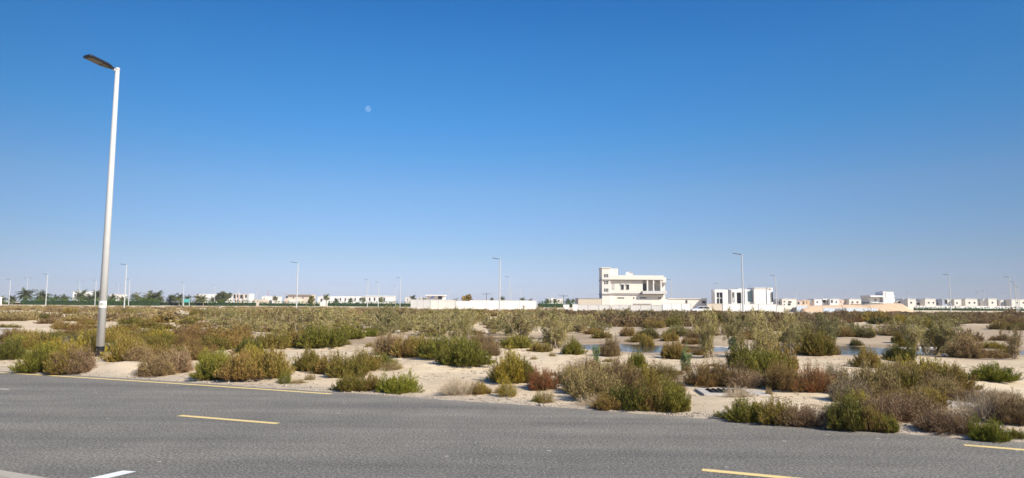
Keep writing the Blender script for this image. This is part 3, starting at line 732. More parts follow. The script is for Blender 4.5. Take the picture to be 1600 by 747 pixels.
# far scrub: one mass, thousands of bushes
def far_scrub():
    rng = np.random.RandomState(77); Vs = []; Fs = []; tips = []; tints = []; off = 0
    prot = []
    for k, v in (('salt', 0), ('salt', 1), ('dry', 2), ('salt', 2), ('tam', 0), ('tam', 1)):
        (FV, FF, tip, tint), _ = make_plant(k, 300 + v, 2)
        nl = len(FF); keep = rng.permutation(nl)[:min(nl, 220)]
        q = FV.reshape(-1, 4, 3)[keep]; c = q.mean(1, keepdims=True); q = c + (q - c) * 2.1
        prot.append((k, q, tip.reshape(-1, 4)[keep], tint.reshape(-1, 4)[keep]))
    n = 0
    while n < 2600:
        Y = math.exp(rng.uniform(math.log(58), math.log(300))); X = rng.uniform(-.86, .86) * Y
        dn = float(fbm(X, Y, 14, 31)); dn2 = float(fbm(X, Y, 5, 33))
        if dn < .43 or dn2 < .42: continue
        if X < -8 and Y < 100 and dn < .5: continue
        if X / Y < -.40 and dn < .52: continue
        if X / Y > .5 and 55 < Y < 85 and dn < .55: continue
        k, q, tp, tn = prot[rng.randint(0, 6) if rng.rand() < .35 and -.5 < X / Y < .75 else rng.randint(0, 4)]
        if k == 'tam': s = rng.uniform(.9, 1.7); h = rng.uniform(1.2, 2.1)
        else: s = rng.uniform(.5, 1.35); h = rng.uniform(.35, .8)
        h = max(.22, min(h, 1.75 - 5.5 * Y / FPX))
        if Y > 185 and X > -.12 * Y: continue
        if Y > 150: h *= .75
        a = rng.rand() * 6.28; ca, sa = math.cos(a), math.sin(a)
        v = q.copy(); x = v[..., 0] * ca - v[..., 1] * sa; y = v[..., 0] * sa + v[..., 1] * ca
        v = np.stack([x * s + X, y * s + Y, v[..., 2] * h + float(ground_h(X, Y)) - .03], -1)
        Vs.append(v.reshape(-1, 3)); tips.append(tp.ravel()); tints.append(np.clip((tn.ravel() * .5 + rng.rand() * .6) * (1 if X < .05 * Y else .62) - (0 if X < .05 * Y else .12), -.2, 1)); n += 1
    V = np.concatenate(Vs); F = np.arange(len(V)).reshape(-1, 4)
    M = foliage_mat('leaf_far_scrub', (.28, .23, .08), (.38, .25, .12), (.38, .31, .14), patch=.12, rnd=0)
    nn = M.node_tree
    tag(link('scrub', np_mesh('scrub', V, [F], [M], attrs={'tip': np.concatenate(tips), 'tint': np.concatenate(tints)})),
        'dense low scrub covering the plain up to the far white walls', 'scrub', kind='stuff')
far_scrub()

# gravel and litter on the verge
def gravel():
    rng = np.random.RandomState(9); V = []; F = []
    base = np.array([(1, 0, 0), (-1, 0, 0), (0, 1, 0), (0, -1, 0), (0, 0, .7), (0, 0, -.7)], float)
    fc = np.array([(0, 2, 4), (2, 1, 4), (1, 3, 4), (3, 0, 4), (2, 0, 5), (1, 2, 5), (3, 1, 5), (0, 3, 5)])
    k = 0
    for i in range(5200):
        x = rng.uniform(-15, 11)
        if rng.rand() < .7: d = .02 + abs(rng.normal()) * .22
        else: d = rng.uniform(.1, 6)
        p, a, q = edge_frame(x); c = p - q * d; z = float(ground_h(c.x, c.y))
        s = rng.uniform(.006, .02) * (1 if rng.rand() < .96 else 2.2)
        V.append(base * s * rng.uniform(.6, 1.3, (6, 3)) + [c.x, c.y, z + s * .2]); F.append(fc + k * 6); k += 1
    me = np_mesh('gravel', np.concatenate(V), [np.concatenate(F)], [mat('pebbles', (.36, .31, .25), .9, noise=(25, .6))])
    tag(link('gravel', me), 'loose gravel and crumbs along the sandy road verge', 'gravel', kind='stuff')
gravel()
def litter():
    rng = np.random.RandomState(19); N = 5200; X = rng.uniform(-18, 18, N); D = rng.uniform(.15, 15, N) ** 1.0; C = []
    for x, d in zip(X, D):
        p, a, q = edge_frame(x); c = p - q * d
        if float(pond_f(c.x, c.y)) > -.5 or float(fbm(c.x, c.y, 1.1, 51)) < .47: continue
        C.append((c.x, c.y, float(ground_h(c.x, c.y)) + .006))
    C = np.array(C); n_ = len(C); a = rng.rand(n_) * 6.28; L = rng.uniform(.02, .09, n_)[:, None]
    dv = np.stack([np.cos(a), np.sin(a), rng.uniform(-.05, .25, n_)], -1)
    P_ = np.stack([C - dv * L, C + rng.normal(size=(n_, 3)) * .008, C + dv * L], 1); P_[..., 2] = np.maximum(P_[..., 2], C[:, None, 2])
    V, F = tubes(P_, np.full((n_, 3), .0042))
    tag(link('litter', np_mesh('litter', V, [F], [mat('dry_twigs', (.16, .11, .07), .9, noise=(9, .5))])), 'broken dry twigs strewn over the sand between the bushes', 'twig litter', kind='stuff')
litter()

# ------------------------------------------------------------------ street lamps
POLE = mat('lamp_pole_paint', (.53, .53, .515), .5, noise=(3, .06)); BLACK = mat('black_paint', (.012, .012, .014), .6)
HEAD = mat('lamp_head_dark', (.018, .02, .03), .5); LENS = mat('lamp_lens', (.04, .034, .03), .25); PLATE = mat('plate_white', (.80, .78, .72), .6); INK = mat('plate_ink', (.12, .12, .14), .7)
LDIR = Vector((-.42, -.907, 0)).normalized()
def head_parts(root, H, L=1.16, w=.42, s=1.0, az=None, full=True):
    d = LDIR if az is None else Vector((math.cos(az), math.sin(az), 0)); sd = Vector((-d.y, d.x, 0)); t = R(8)
    f = (d * math.cos(t) + Vector((0, 0, math.sin(t)))); n_ = sd.cross(f); n_ = n_ if n_.z > 0 else -n_
    def pt(u, v, z): q = f * u + sd * v + n_ * z; return (q.x * s, q.y * s, H + q.z * s)
    # flat tapered LED head: outline in (u,v)
    ol = [(.14, .035), (.22, .06), (.34, .15), (.50, w / 2), (L - .04, w / 2), (L, w / 2 - .03), (L, -w / 2 + .03), (L - .04, -w / 2), (.50, -w / 2), (.34, -.15), (.22, -.06), (.14, -.035)]
    mb = MB(); N = len(ol); vs = [pt(u, v, -.03) for u, v in ol] + [pt(u * .98 + .01, v * .9, .045) for u, v in ol]
    mb.add(vs, [tuple(range(N)), tuple(range(2 * N - 1, N - 1, -1))] + [(i, i + N, (i + 1) % N + N, (i + 1) % N) for i in range(N)])
    hd = mb.build('lamp_head', HEAD, root)
    mb = MB(); mb.tube([pt(-.02, 0, -.06), pt(.17, 0, -.005)], .04 * s, 8); mb.build('bracket', POLE if full else HEAD, root)
    if full:
        for u0, u1, M_ in ((.62, L - .07, mat('lamp_lens_pale', (.07, .06, .05), .2)), (.34, .60, LENS)):
            ww = w / 2 - .04 if u0 > .5 else .11
            mb = MB(); mb.add([pt(u0, -ww, -.034), pt(u1, -(w / 2 - .04), -.034), pt(u1, w / 2 - .04, -.034), pt(u0, ww, -.034),
                               pt(u0, -ww, -.044), pt(u1, -(w / 2 - .04), -.044), pt(u1, w / 2 - .04, -.044), pt(u0, ww, -.044)],
                              [(0, 1, 2, 3), (7, 6, 5, 4), (0, 4, 5, 1), (1, 5, 6, 2), (2, 6, 7, 3), (3, 7, 4, 0)])
            mb.build('lens', M_, hd)
lb = hit(155.5, 557); lt = at(181.5, 107.5, lb.y); LH = lt.z - lb.z
lamp = empty('street_lamp', lb)
tag(lamp, 'tall grey street lamp with black painted foot beside the road', 'street lamp', None)
mb = MB(); mb.tube([(0, 0, .34), (0, 0, LH * .5), (0, 0, LH - .05)], [.132, .102, .070], 24); p_ = mb.build('pole', POLE, lamp, smooth=False)
for f_ in p_.data.polygons: f_.use_smooth = len(f_.vertices) == 4
mb = MB(); mb.tube([(0, 0, -.1), (0, 0, .345)], [.139, .136], 24); mb.build('base_band', BLACK, lamp)
mb = MB(); mb.tube([(0, 0, LH - .05), (0, 0, LH + .03)], [.080, .077], 20); mb.build('pole_cap', POLE, lamp)
head_parts(lamp, LH - .07)
# number plate facing the road
zpl = at(158, 475.5, lb.y).z - lb.z; tocam = Vector((-lb.x, -lb.y, 0)).normalized(); sdv = Vector((-tocam.y, tocam.x, 0))
mb = MB()
for i in range(7):
    pass
ang0 = math.atan2(tocam.y, tocam.x); rr_ = .127; vs = []
for k in range(9):
    a = ang0 - R(62) + R(124) * k / 8
    for r_ in (rr_, rr_ + .006):
        for z_ in (zpl - .115, zpl + .115): vs.append((math.cos(a) * r_, math.sin(a) * r_, z_))
fs = []
for k in range(8):
    o = k * 4; fs += [(o + 2, o + 6, o + 7, o + 3), (o, o + 1, o + 5, o + 4), (o + 1, o + 3, o + 7, o + 5), (o, o + 4, o + 6, o + 2)]
fs += [(0, 2, 3, 1), (32, 33, 35, 34)]
mb.add(vs, fs); plate = mb.build('number_plate', PLATE, lamp)
SEG = {'4': [(0, 1, 0, .5), (0, .5, 1, .5), (1, 1, 1, 0)], '5': [(1, 1, 0, 1), (0, 1, 0, .5), (0, .5, 1, .5), (1, .5, 1, 0), (1, 0, 0, 0)]}
mb = MB()
for gi, ch in enumerate('454'):
    for (xa, ya, xb, yb) in SEG[ch]:
        n_ = 3
        for q in range(n_):
            t0, t1 = q / n_, (q + 1) / n_
            for (X0, Y0, X1, Y1) in [(xa + (xb - xa) * t0, ya + (yb - ya) * t0, xa + (xb - xa) * t1, ya + (yb - ya) * t1)]:
                def P_(u, v):
                    a = ang0 + ((gi - 1) * .058 - .019 + u * .038) / rr_; return Vector((math.cos(a), math.sin(a), 0)) * (rr_ + .010) + Vector((0, 0, zpl - .05 + v * .10))
                mb.tube([P_(X0, Y0), P_(X1, Y1)], .006, 5)
mb.build('number', INK, plate)

# distant street lamps: (x, y of the top, label)
FARL = [
 (14, 437, 'faint lamp post, outermost one left of the first palm'),
 (71.7, 428.7, 'lamp post before the left end of the dark green hedge'),
 (148.5, 438, 'lamp post seen close to the left side of the big lamp pole'),
 (194.5, 414, 'lamp post right of the big lamp, the tallest of the left far lamps'),
 (201, 437, 'short looking lamp post just right of the tallest left far lamp'),
 (286, 442, 'faint lamp post above the teal sign'),
 (335, 446, 'lamp post left of the round dark tree'),
 (372, 449, 'faint lamp post over the pale two storey house with dark openings'),
 (401, 451, 'faint lamp post above the gap between two hedges'),
 (463.5, 410.5, 'tall lamp post in front of the beige house'),
 (467, 455, 'tiny far lamp post right beside the lamp in front of the beige house'),
 (574, 437, 'lamp post before the row of white arches'),
 (591, 441, 'lamp post at the right part of the row of white arches'),
 (618, 447, 'fainter lamp of the close pair left of the grey white wall'),
 (625, 434, 'taller lamp of the close pair left of the grey white wall'),
 (701, 452, 'tiny lamp post behind the left white wall'),
 (780.5, 404.5, 'tall lamp post in front of the long white wall'),
 (796, 433, 'lamp post behind the long white wall, right of its tall lamp'),
 (799, 453.5, 'tiny lamp post behind the long white wall'),
 (828, 458, 'smallest lamp post near the right end of the long white wall'),
 (987.2, 432, 'slim lamp post in front of the cream building with the tower'),
 (1049.5, 437, 'lamp post right of the cream building with the tower'),
 (1122.5, 443, 'lamp post above the left block of the white modern villa'),
 (1161, 397, 'tall lamp post in front of the white modern villa'),
 (1175, 447, 'tiny lamp post above the roof of the white modern villa'),
 (1213, 431, 'lamp post at the right end of the white modern villa'),
 (1216, 451, 'tiny lamp post behind the one at the right end of the white modern villa'),
 (1245, 453, 'faint lamp post over the first cream villa of the row'),
 (1269, 457, 'faint lamp post over the orange beige villa'),
 (1322, 457, 'faint lamp post over the sand bank behind the metal sheets'),
 (1421, 457, 'faint lamp post right of the white tower block'),
 (1485.5, 429.5, 'tall lamp post before the blue grey villa'),
 (1529, 457, 'faint lamp post above the widest cream villa'),
 (1539, 455, 'lamp post before the narrow white villa'),
 (1555, 461, 'faint lamp post above the narrow cream villa'),
 (1572, 459, 'faint lamp post left of the far cluster of lamps'),
 (1580, 433, 'nearest and tallest lamp of the far cluster'),
 (1588, 440.5, 'second tallest lamp of the far cluster'),
 (1591, 446, 'third tallest lamp of the far cluster'),
 (1593.5, 449.5, 'smallest lamp of the far cluster'),
]
LG = 'distant street lamps'
src = empty('street_lamp', (0, 0, 0)); HF = 10.2
mb = MB(); mb.tube([(0, 0, .3), (0, 0, HF)], [.14, .085], 8); mb.build('pole', POLE, src)
mb = MB(); mb.tube([(0, 0, -.3), (0, 0, .3)], [.15, .15], 8); mb.build('base_band', mat('grey_base', (.35, .34, .32), .7), src)
head_parts(src, HF - .03, L=1.5, w=.45, az=math.pi, full=False)
first = True
for (px, py, lab) in FARL:
    hy = 475 + .00628 * (px - 800)
    Y = (HF - CAMH + .12) * FPX / (hy - py); p = at(px, hy, Y); z = float(ground_h(p.x, min(Y, 300)))
    if first: o = src; first = False
    else:
        o = src.copy(); col.objects.link(o)
        for ch in src.children:
            c_ = ch.copy(); col.objects.link(c_); c_.parent = o
    o.location = (p.x, Y, z); o.rotation_euler.z = random.Random(px).choice([0, 0, .3, -.3, 0.1])
    tag(o, lab, 'street lamp', LG)
# twin headed tall lamps on the far road
def twin(px, py, lab):
    hy = 475 + .00628 * (px - 800); H = 14; Y = (H - CAMH) * FPX / (hy - py); p = at(px, hy, Y)
    r_ = empty('twin_street_lamp', (p.x, Y, 0)); tag(r_, lab, 'street lamp', 'twin headed lamps')
    mb = MB(); mb.tube([(0, 0, -.3), (0, 0, H)], [.14, .08], 8); mb.build('pole', POLE, r_)
    for s in (-1, 1):
        mb = MB(); mb.tube([(0, 0, H - .1), (s * 1.2, 0, H + .1)], .05, 6); mb.build('arm', POLE, r_)
        mb = MB(); mb.prism([(s * 1.15, H + .02), (s * 2.1, H + .08), (s * 2.1, H + .2), (s * 1.15, H + .2)], 'y', -.2, .2); mb.build('lamp_head', HEAD, r_)
twin(41, 435, 'twin headed lamp above the first gap between palms'); twin(123, 441, 'twin headed lamp above the long white roof behind the palms')
twin(184, 445, 'faint twin headed lamp left of the tallest left far lamp'); twin(813, 450, 'faint twin headed lamp behind the long white wall')

# power pylons / masts
DK = mat('dark_steel', (.10, .10, .11), .6)
def tpole(px, ytop, ybot, lab, Y=420):
    t = at(px, ytop, Y); r_ = empty('power_pole', (t.x, Y, 0)); tag(r_, lab, 'power pole', 'power poles behind the walls')
    mb = MB(); mb.tube([(0, 0, -.3), (0, 0, t.z)], [.22, .16], 6); mb.build('pole', DK, r_)
    mb = MB(); mb.box(-2.6, 2.6, -.12, .12, t.z - .9, t.z - .65); mb.build('crossarm', DK, r_)
    for x in (-2.4, 0, 2.4):
        mb = MB(); mb.tube([(x, 0, t.z - .65), (x, 0, t.z - .2)], .09, 6); mb.build('insulator', DK, r_)
tpole(760, 457.5, 470, 'dark power pole with crossarm behind the long white wall'); tpole(880.5, 460.5, 478, 'dark power pole with crossarm left of the cream building')
RW = mat('mast_red', (.45, .10, .07), .6)
t = at(419, 452, 600); r_ = empty('radio_mast', (t.x, 600, 0)); tag(r_, 'slim red and white mast behind the houses left of the beige one', 'mast')
mb = MB(); mb.tube([(0, 0, -.3), (0, 0, t.z * .6)], [.35, .25], 6); mb.build('mast', POLE, r_)
mb = MB(); mb.tube([(0, 0, t.z * .6), (0, 0, t.z)], [.25, .1], 6); mb.build('mast_top', RW, r_)

# ------------------------------------------------------------------ palms and far trees
def palm_mesh(seed):
    rng = np.random.RandomState(seed); V = []; nf = 36
    for i in range(nf):
        az = i * 2.4 + rng.rand() * .5; el = R(rng.uniform(-20, 75)); L = rng.uniform(.8, 1.15); pts = []
        d = np.array([math.cos(az) * math.cos(el), math.sin(az) * math.cos(el), math.sin(el)]); p = np.zeros(3)
        for k in range(9):
            pts.append(p.copy()); p = p + d * L / 8; d = d + np.array([0, 0, -.17 - .06 * (1 - el)]); d /= np.linalg.norm(d)
        sd = np.array([-math.sin(az), math.cos(az), 0])
        for k in range(1, 8):
            for sgn in (-1, 1):
                for h in (0, .5):
                    a = pts[k] + (pts[k + 1] - pts[k]) * h; T = norm(pts[k + 1] - pts[k]); ll = .23 * math.sin(math.pi * (k / 9 + .08)) + .06
                    D = norm(T * .6 + sd * sgn * .9 + np.array([0, 0, -.35 + rng.normal() * .15])) * ll
                    w = T * .03; V += [a - w, a + w, a + D + w * .4, a + D - w * .4]
    V = np.array(V); F = np.arange(len(V)).reshape(-1, 4); t = np.repeat(rng.rand(len(F)), 4)
    return np_mesh('crown', V, [F], [FM['palm']], attrs={'tip': t * .6, 'tint': t})
PMs = [palm_mesh(s) for s in range(4)]
def trunk_mesh():
    mb = MB(); mb.tube([(0, 0, -.3), (.02, 0, .3), (0, 0, .45), (.02, .01, .8), (0, 0, 1)], [.30, .24, .22, .2, .26], 8)
    me = bpy.data.meshes.new('trunk'); me.from_pydata(mb.v, [], mb.f); me.materials.append(TRUNK); return me
TMh = trunk_mesh()
PG = 'date palms along the far hedge'
PALMS = [(2, 463, 13), (25, 449, 20), (61, 451, 20), (108, 452, 18), (141, 452, 17), (172, 459, 12), (198, 455, 15), (226, 455, 18), (245, 455, 17), (212, 462, 10),
 (266, 457, 12), (281, 459, 12), (300, 460, 12), (314, 461, 12), (332, 462, 11), (88, 463, 11), (15, 461, 12), (45, 460, 12), (76, 459, 12), (98, 460, 11), (125, 459, 13), (186, 461, 11), (236, 459, 12), (256, 461, 11), (290, 461, 10), (322, 463, 10),
 (425, 461, 8), (509, 459, 10), (520, 466, 8), (545, 465, 8), (567, 463, 8), (592, 464, 8), (644, 461, 9), (664, 464, 8), (711, 465, 7), (768, 465, 6), (785, 463, 8), (817, 464, 8), (829, 466, 7),
 (856, 466, 8), (868, 466, 7), (888, 466, 8), (897, 466, 7)]
PL = ['date palm at the outer left end of the hedge', 'date palm left of the first twin headed lamp', 'date palm left of the lamp at the hedge end', 'date palm left of the long white roof', 'date palm right of the long white roof',
 'small date palm right of the big lamp pole', 'date palm right of the tallest left far lamp', 'date palm right of the short looking far lamp', 'date palm beside the one with a broad crown', 'short date palm between two taller ones',
 'date palm left of the teal sign', 'small date palm above the teal sign', 'date palm right of the teal sign', 'date palm before the long pale house', 'date palm at the left foot of the round dark tree', 'low palm among the roofs by the second twin lamp', 'low palm behind the first palm', 'low palm between the first two tall palms', 'low palm right of the lamp at the hedge end', 'low palm left of the long white roof', 'low palm in front of the long white roof', 'small palm next to the small one right of the big lamp pole', 'low palm between the two tall palms left of the teal sign', 'low palm left of the one by the teal sign', 'low palm directly above the teal sign', 'low palm before the left end of the long pale house']
for i, (px, py, w) in enumerate(PALMS):
    Y = 330 if w > 10 else 430
    hy = 475 + .00628 * (px - 800); t = at(px, py, Y); s = w * 1.5 * Y / FPX / 2
    r_ = empty('palm_tree', (t.x, Y + (i * 7 % 11), 0), i * 1.3)
    tag(r_, PL[i] if i < len(PL) else 'small far date palm behind the middle houses and white walls', 'palm tree', PG if i < len(PL) else 'small far palms')
    hz = max(t.z - s * .75, 1.2)
    o = link('trunk', TMh, r_); o.scale = (1, 1, hz)
    o = link('crown', PMs[i % 4], r_); o.location = (0, 0, hz); o.scale = (s, s, s)
def leafy_tree(name, px, ytop, wpx, Y, lab, colr='hedge', seed=3, group=None):
    rng = np.random.RandomState(seed); t = at(px, ytop, Y); H = t.z; rw = wpx * Y / FPX / 2; n_ = 900
    cl = rng.normal(size=(9, 3)) * [rw * .45, rw * .4, H * .16] + [0, 0, H * .66]
    j = rng.randint(0, 9, n_); dv_ = norm(rng.normal(size=(n_, 3))) * (rw * .42) * rng.uniform(.6, 1.05, (n_, 1))
    C = cl[j] + dv_; C[:, 2] = np.clip(C[:, 2], .6, H)
    V, F = leaves(C, rng.normal(size=(n_, 3)), .7, .5, rng)
    r_ = empty(name, (t.x, Y, 0)); tag(r_, lab, 'tree', group)
    tt = np.repeat(rng.rand(n_), 4); o = link('crown', np_mesh('crown', V, [F], [FM[colr]], attrs={'tip': tt * .5, 'tint': tt}), r_)
    mb = MB(); mb.tube([(0, 0, -.2), (.1, 0, H * .35), (0, .1, H * .6)], [.28, .2, .1], 7); mb.build('trunk', TRUNK, r_)
leafy_tree('broadleaf_tree', 352, 454, 17, 360, 'round dark green tree beside the pale two storey house', 'palm', 3)
leafy_tree('broadleaf_tree', 341, 459, 14, 360, 'lighter tree left of the round dark green one', 'palm', 4)
leafy_tree('broadleaf_tree', 487, 464, 10, 360, 'small tree at the right end of the beige house', 'green', 5)
leafy_tree('broadleaf_tree', 729, 462, 16, 260, 'yellowish tree at the joint of the two white walls', 'olive', 6)
def hedge(x0, x1, ytop, Y, D, lab, seed, group=None, lo=0):
    rng = np.random.RandomState(seed); a = at(x0, ytop, Y); b_ = at(x1, ytop, Y); L = b_.x - a.x; H = a.z; n_ = int(L * 26 * max(H, 1.5) / 3)
    C = np.stack([rng.rand(n_) * L, rng.uniform(-D / 2, D / 2, n_), rng.rand(n_) ** .8 * H], -1)
    C[:, 2] *= .86 + .28 * vnoise(C[:, 0], C[:, 1], 3.0, seed)
    V, F = leaves(C, rng.normal(size=(n_, 3)) + [0, 0, .4], rng.uniform(.4, .8, n_), rng.uniform(.3, .55, n_), rng)
    tt = np.repeat(rng.rand(n_), 4)
    r_ = empty('hedge', (a.x, Y, lo)); tag(r_, lab, 'hedge', group)
    link('foliage', np_mesh('foliage', V, [F], [FM['hedge']], attrs={'tip': tt * .5, 'tint': tt}), r_)
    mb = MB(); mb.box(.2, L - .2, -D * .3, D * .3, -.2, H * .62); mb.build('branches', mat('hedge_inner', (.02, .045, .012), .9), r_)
hedge(34, 250, 465.3, 322, 3, 'long thick dark green hedge under the left palms', 1)
hedge(-60, 34, 471.5, 340, 3, 'low dark hedge at the left end, lower than the long one', 2)
hedge(250, 400, 469, 335, 3, 'dark green hedge under the teal sign and the small palms', 3)
hedge(405, 500, 471.2, 360, 2.5, 'low green hedge below the beige house', 4)
hedge(512, 642, 470.5, 370, 2.5, 'green hedge below the row of white arches', 5)
hedge(840, 905, 470.5, 380, 2.5, 'low dark hedge between the long white wall and the cream building', 6)
hedge(1428, 1605, 479.6, 338, 2, 'clipped green hedge along the front of the villa row', 7)

# ------------------------------------------------------------------ buildings
def wallm(name, rgb, n=.06): return mat(name, rgb, .85, noise=(.6, n))
CREAM = wallm('cream_render', (.73, .68, .60)); WHITE = wallm('white_render', (.74, .725, .70)); BEIGE = wallm('beige_render', (.60, .52, .42)); PALE = wallm('pale_grey_render', (.58, .565, .54))
OFFW = wallm('offwhite_render', (.70, .66, .60)); PINKB = wallm('pink_beige_render', (.64, .50, .42)); ORB = wallm('orange_beige_render', (.66, .47, .30)); GREYT = wallm('grey_trim', (.36, .33, .32)); BLUEG = wallm('blue_grey_render', (.40, .44, .50))
GLASS = mat('dark_glass', (.03, .035, .04), .15, spec=.6); TEAL = mat('teal_glass', (.16, .26, .26), .12, spec=.6); SHEET = mat('galvanised_sheet', (.60, .66, .72), .45, metal=.2, noise=(.8, .12))
FRAME = mat('window_frame_grey', (.30, .29, .28), .6)
class Bld:
    """building laid out on a plane at distance Y; x and z are metres taken from where its outline is seen"""
    def __init__(s, name, lab, cat, Y, pxc, group=None, hook=None):
        s.Y = Y; c = at(pxc, 475, Y); s.x0 = c.x; s.root = empty(name, (c.x, Y, 0)); tag(s.root, lab, cat, group)
    def X(s, px, py=470): return at(px, py, s.Y).x - s.x0
    def Z(s, px, py): return at(px, py, s.Y).z
    def vol(s, x0, x1, yt, M, d0=0, d1=8, zb=-.3, yb=None, part='wall', bev=0):
        mb = MB(); xm = (x0 + x1) / 2; mb.box(s.X(x0), s.X(x1), d0, d1, s.Z(xm, yb) if yb else zb, s.Z(xm, yt)); return mb.build(part, M, s.root, bevel=bev)
    def win(s, x0, x1, y0, y1, d=0, M=GLASS, frame=True, part='window'):
        xm = (x0 + x1) / 2; X0, X1, Z0, Z1 = s.X(x0), s.X(x1), s.Z(xm, y1), s.Z(xm, y0)
        fw = .09
        if frame:
            mb = MB(); mb.box(X0 - fw, X1 + fw, d - .10, d + .02, Z1, Z1 + fw); mb.box(X0 - fw, X1 + fw, d - .14, d + .02, Z0 - fw, Z0)
            mb.box(X0 - fw, X0, d - .10, d + .02, Z0, Z1); mb.box(X1, X1 + fw, d - .10, d + .02, Z0, Z1)
            w = mb.build(part, FRAME, s.root)
            mb = MB(); mb.box(X0, X1, d - .04, d + .03, Z0, Z1); mb.build('pane', M, w)
        else:
            mb = MB(); mb.box(X0, X1, d - .05, d + .03, Z0, Z1); mb.build(part, M, s.root)
    def wall_open(s, x0, x1, yt, yb, holes, M, d0=0, th=.3, part='wall', zb=None):
        """front wall with real openings: holes = [(x0,x1,y0,y1)] sorted, non overlapping in x"""
        xm = (x0 + x1) / 2; zt = s.Z(xm, yt); z0 = zb if zb is not None else s.Z(xm, yb); mb = MB(); cur = s.X(x0)
        for (a, b, c, d) in holes:
            A, B_, Zt, Zb = s.X(a), s.X(b), s.Z((a + b) / 2, c), s.Z((a + b) / 2, d)
            if A > cur: mb.box(cur, A, d0, d0 + th, z0, zt)
            mb.box(A, B_, d0, d0 + th, Zt, zt)
            if Zb > z0: mb.box(A, B_, d0, d0 + th, z0, Zb)
            cur = B_
        if cur < s.X(x1): mb.box(cur, s.X(x1), d0, d0 + th, z0, zt)
        return mb.build(part, M, s.root)

# cream building with tower
B = Bld('cream_building', 'large cream building with a corner tower and recessed balcony', 'building', 188, 990)
B.vol(953, 1004.5, 437.5, CREAM, 0, 14, part='wall'); B.vol(1004.5, 1036, 459.5, CREAM, .0, 14, part='lower_wall'); B.vol(1004.5, 1036, 437.5, CREAM, 3.2, 14, yb=459.3, part='balcony_back_wall')
B.vol(940, 953, 419, OFFW, -1.0, 5, part='tower'); B.vol(953, 966.5, 419.6, CREAM, .6, 5, yb=430, part='stair_head')
B.vol(939.2, 953.6, 418.2, CREAM, -1.15, 5.1, yb=419.4, part='tower_coping')
B.vol(953, 1036.5, 430.5, CREAM, -.9, 14.2, yb=437.2, part='roof_parapet')
B.vol(953, 1036.5, 437.3, GREYT, -.35, 13, yb=438.4, part='cornice_shade')  # grey strip colours in the shadow line below the projecting parapet band
B.vol(939.3, 953.5, 436.6, GREYT, -1.25, 5, yb=438.2, part='cornice_shade')
B.vol(939.3, 953.5, 458.8, GREYT, -1.25, 5, yb=460.4, part='ledge')
B.vol(953.2, 1003, 457.8, GREYT, -.28, .2, yb=460.4, part='ledge')
B.vol(1003, 1040.5, 454.8, PALE, -1.3, 1.6, yb=459.4, part='balcony')
B.vol(1003, 1037, 459.5, GREYT, -1.0, 1.6, yb=461.0, part='balcony_soffit')
B.vol(1036.3, 1042.5, 433.2, CREAM, 1.0, 13, yb=441.0, part='side_parapet'); B.vol(1036.3, 1041.5, 443.5, CREAM, 1.6, 13, part='side_wall'); B.vol(1036, 1043.2, 441.2, GREYT, .8, 13, yb=443.2, part='side_cornice')
for x in (1011, 1020.5, 1032):
    mb = MB(); mb.tube([(B.X(x), -.5, B.Z(x, 456)), (B.X(x), -.5, B.Z(x, 437.5))], .26, 12); mb.build('column', OFFW, B.root)
B.win(1008.5, 1014.5, 443, 455, 3.2, GLASS); B.win(1024, 1027.5, 443, 452, 3.2)
for yy in (429, 439.8, 451.5):
    for x in (944.2, 946.6, 949): B.win(x - .7, x + .7, yy - .5, yy + 4.4, -1.0, frame=False)
B.win(957, 959.6, 443.5, 451.3, 0, PALE); B.win(971, 974.6, 445, 452, 0); B.win(979.2, 982.8, 445, 452, 0)
for x in (970.2, 978.4): B.vol(x, x + 5.4, 443.2, OFFW, -.3, .1, yb=444.6, part='lintel')
for a, b_ in ((964.5, 975.5), (1000, 1010.5), (1028, 1033)):
    n_ = max(2, int((b_ - a) / 2.1)); st_ = (b_ - a) / n_
    for i in range(n_): B.win(a + i * st_ + .35, a + (i + 1) * st_ - .35, 464.6, 466.6, 0, frame=False)
B.win(989.6, 991.2, 464.5, 467, 0, frame=False)
B.vol(990, 1017, 474.5, GREYT, -1.1, .1, yb=475.4, part='canopy')
# roof dish and tank
mb = MB(); c_ = Vector((B.X(987), 3, B.Z(987, 427)))
rings = []
for k in range(5):
    r_k = 1.1 * k / 4 + .02; rings.append([(c_.x + r_k * math.cos(a * math.pi / 6), c_.y - .35 * (r_k / 1.1) ** 2, c_.z + .55 * r_k * math.sin(a * math.pi / 6)) for a in range(12)])
vs = [v for r_ in rings for v in r_]; mb.add(vs, [(i * 12 + k, i * 12 + (k + 1) % 12, (i + 1) * 12 + (k + 1) % 12, (i + 1) * 12 + k) for i in range(4) for k in range(12)])
mb.tube([(c_.x, c_.y, c_.z - .6), (c_.x, c_.y, B.Z(987, 430.6))], .08, 6); mb.build('satellite_dish', WHITE, B.root)
for x in (981, 996): B.vol(x, x + 1.8, 428.8, PALE, 4, 5, yb=430.6, part='roof_tank')
A_ = Bld('annex_building', 'low plain beige annex left of the cream building', 'building', 186.5, 921)
A_.vol(903.5, 940.2, 466.8, BEIGE, 0, 8); A_.vol(903, 940.0, 466, GREYT, -.1, 8.1, yb=466.9, part='coping')
A_ = Bld('flat_roofed_building', 'long low flat roofed white building right of the cream building', 'building', 200, 1072)
A_.vol(1036, 1104.5, 467.2, OFFW, 0, 10); A_.vol(1044, 1105, 466.2, PALE, -.25, 10.2, yb=467.3, part='roof_edge')
A_.win(1071.6, 1073.6, 469.5, 473.5, 0); A_.win(1097, 1102, 470.5, 474, 0)
for x in (1043, 1049): A_.win(x, x + 2, 464.9, 466.9, 0, frame=False, part='vent') if False else None
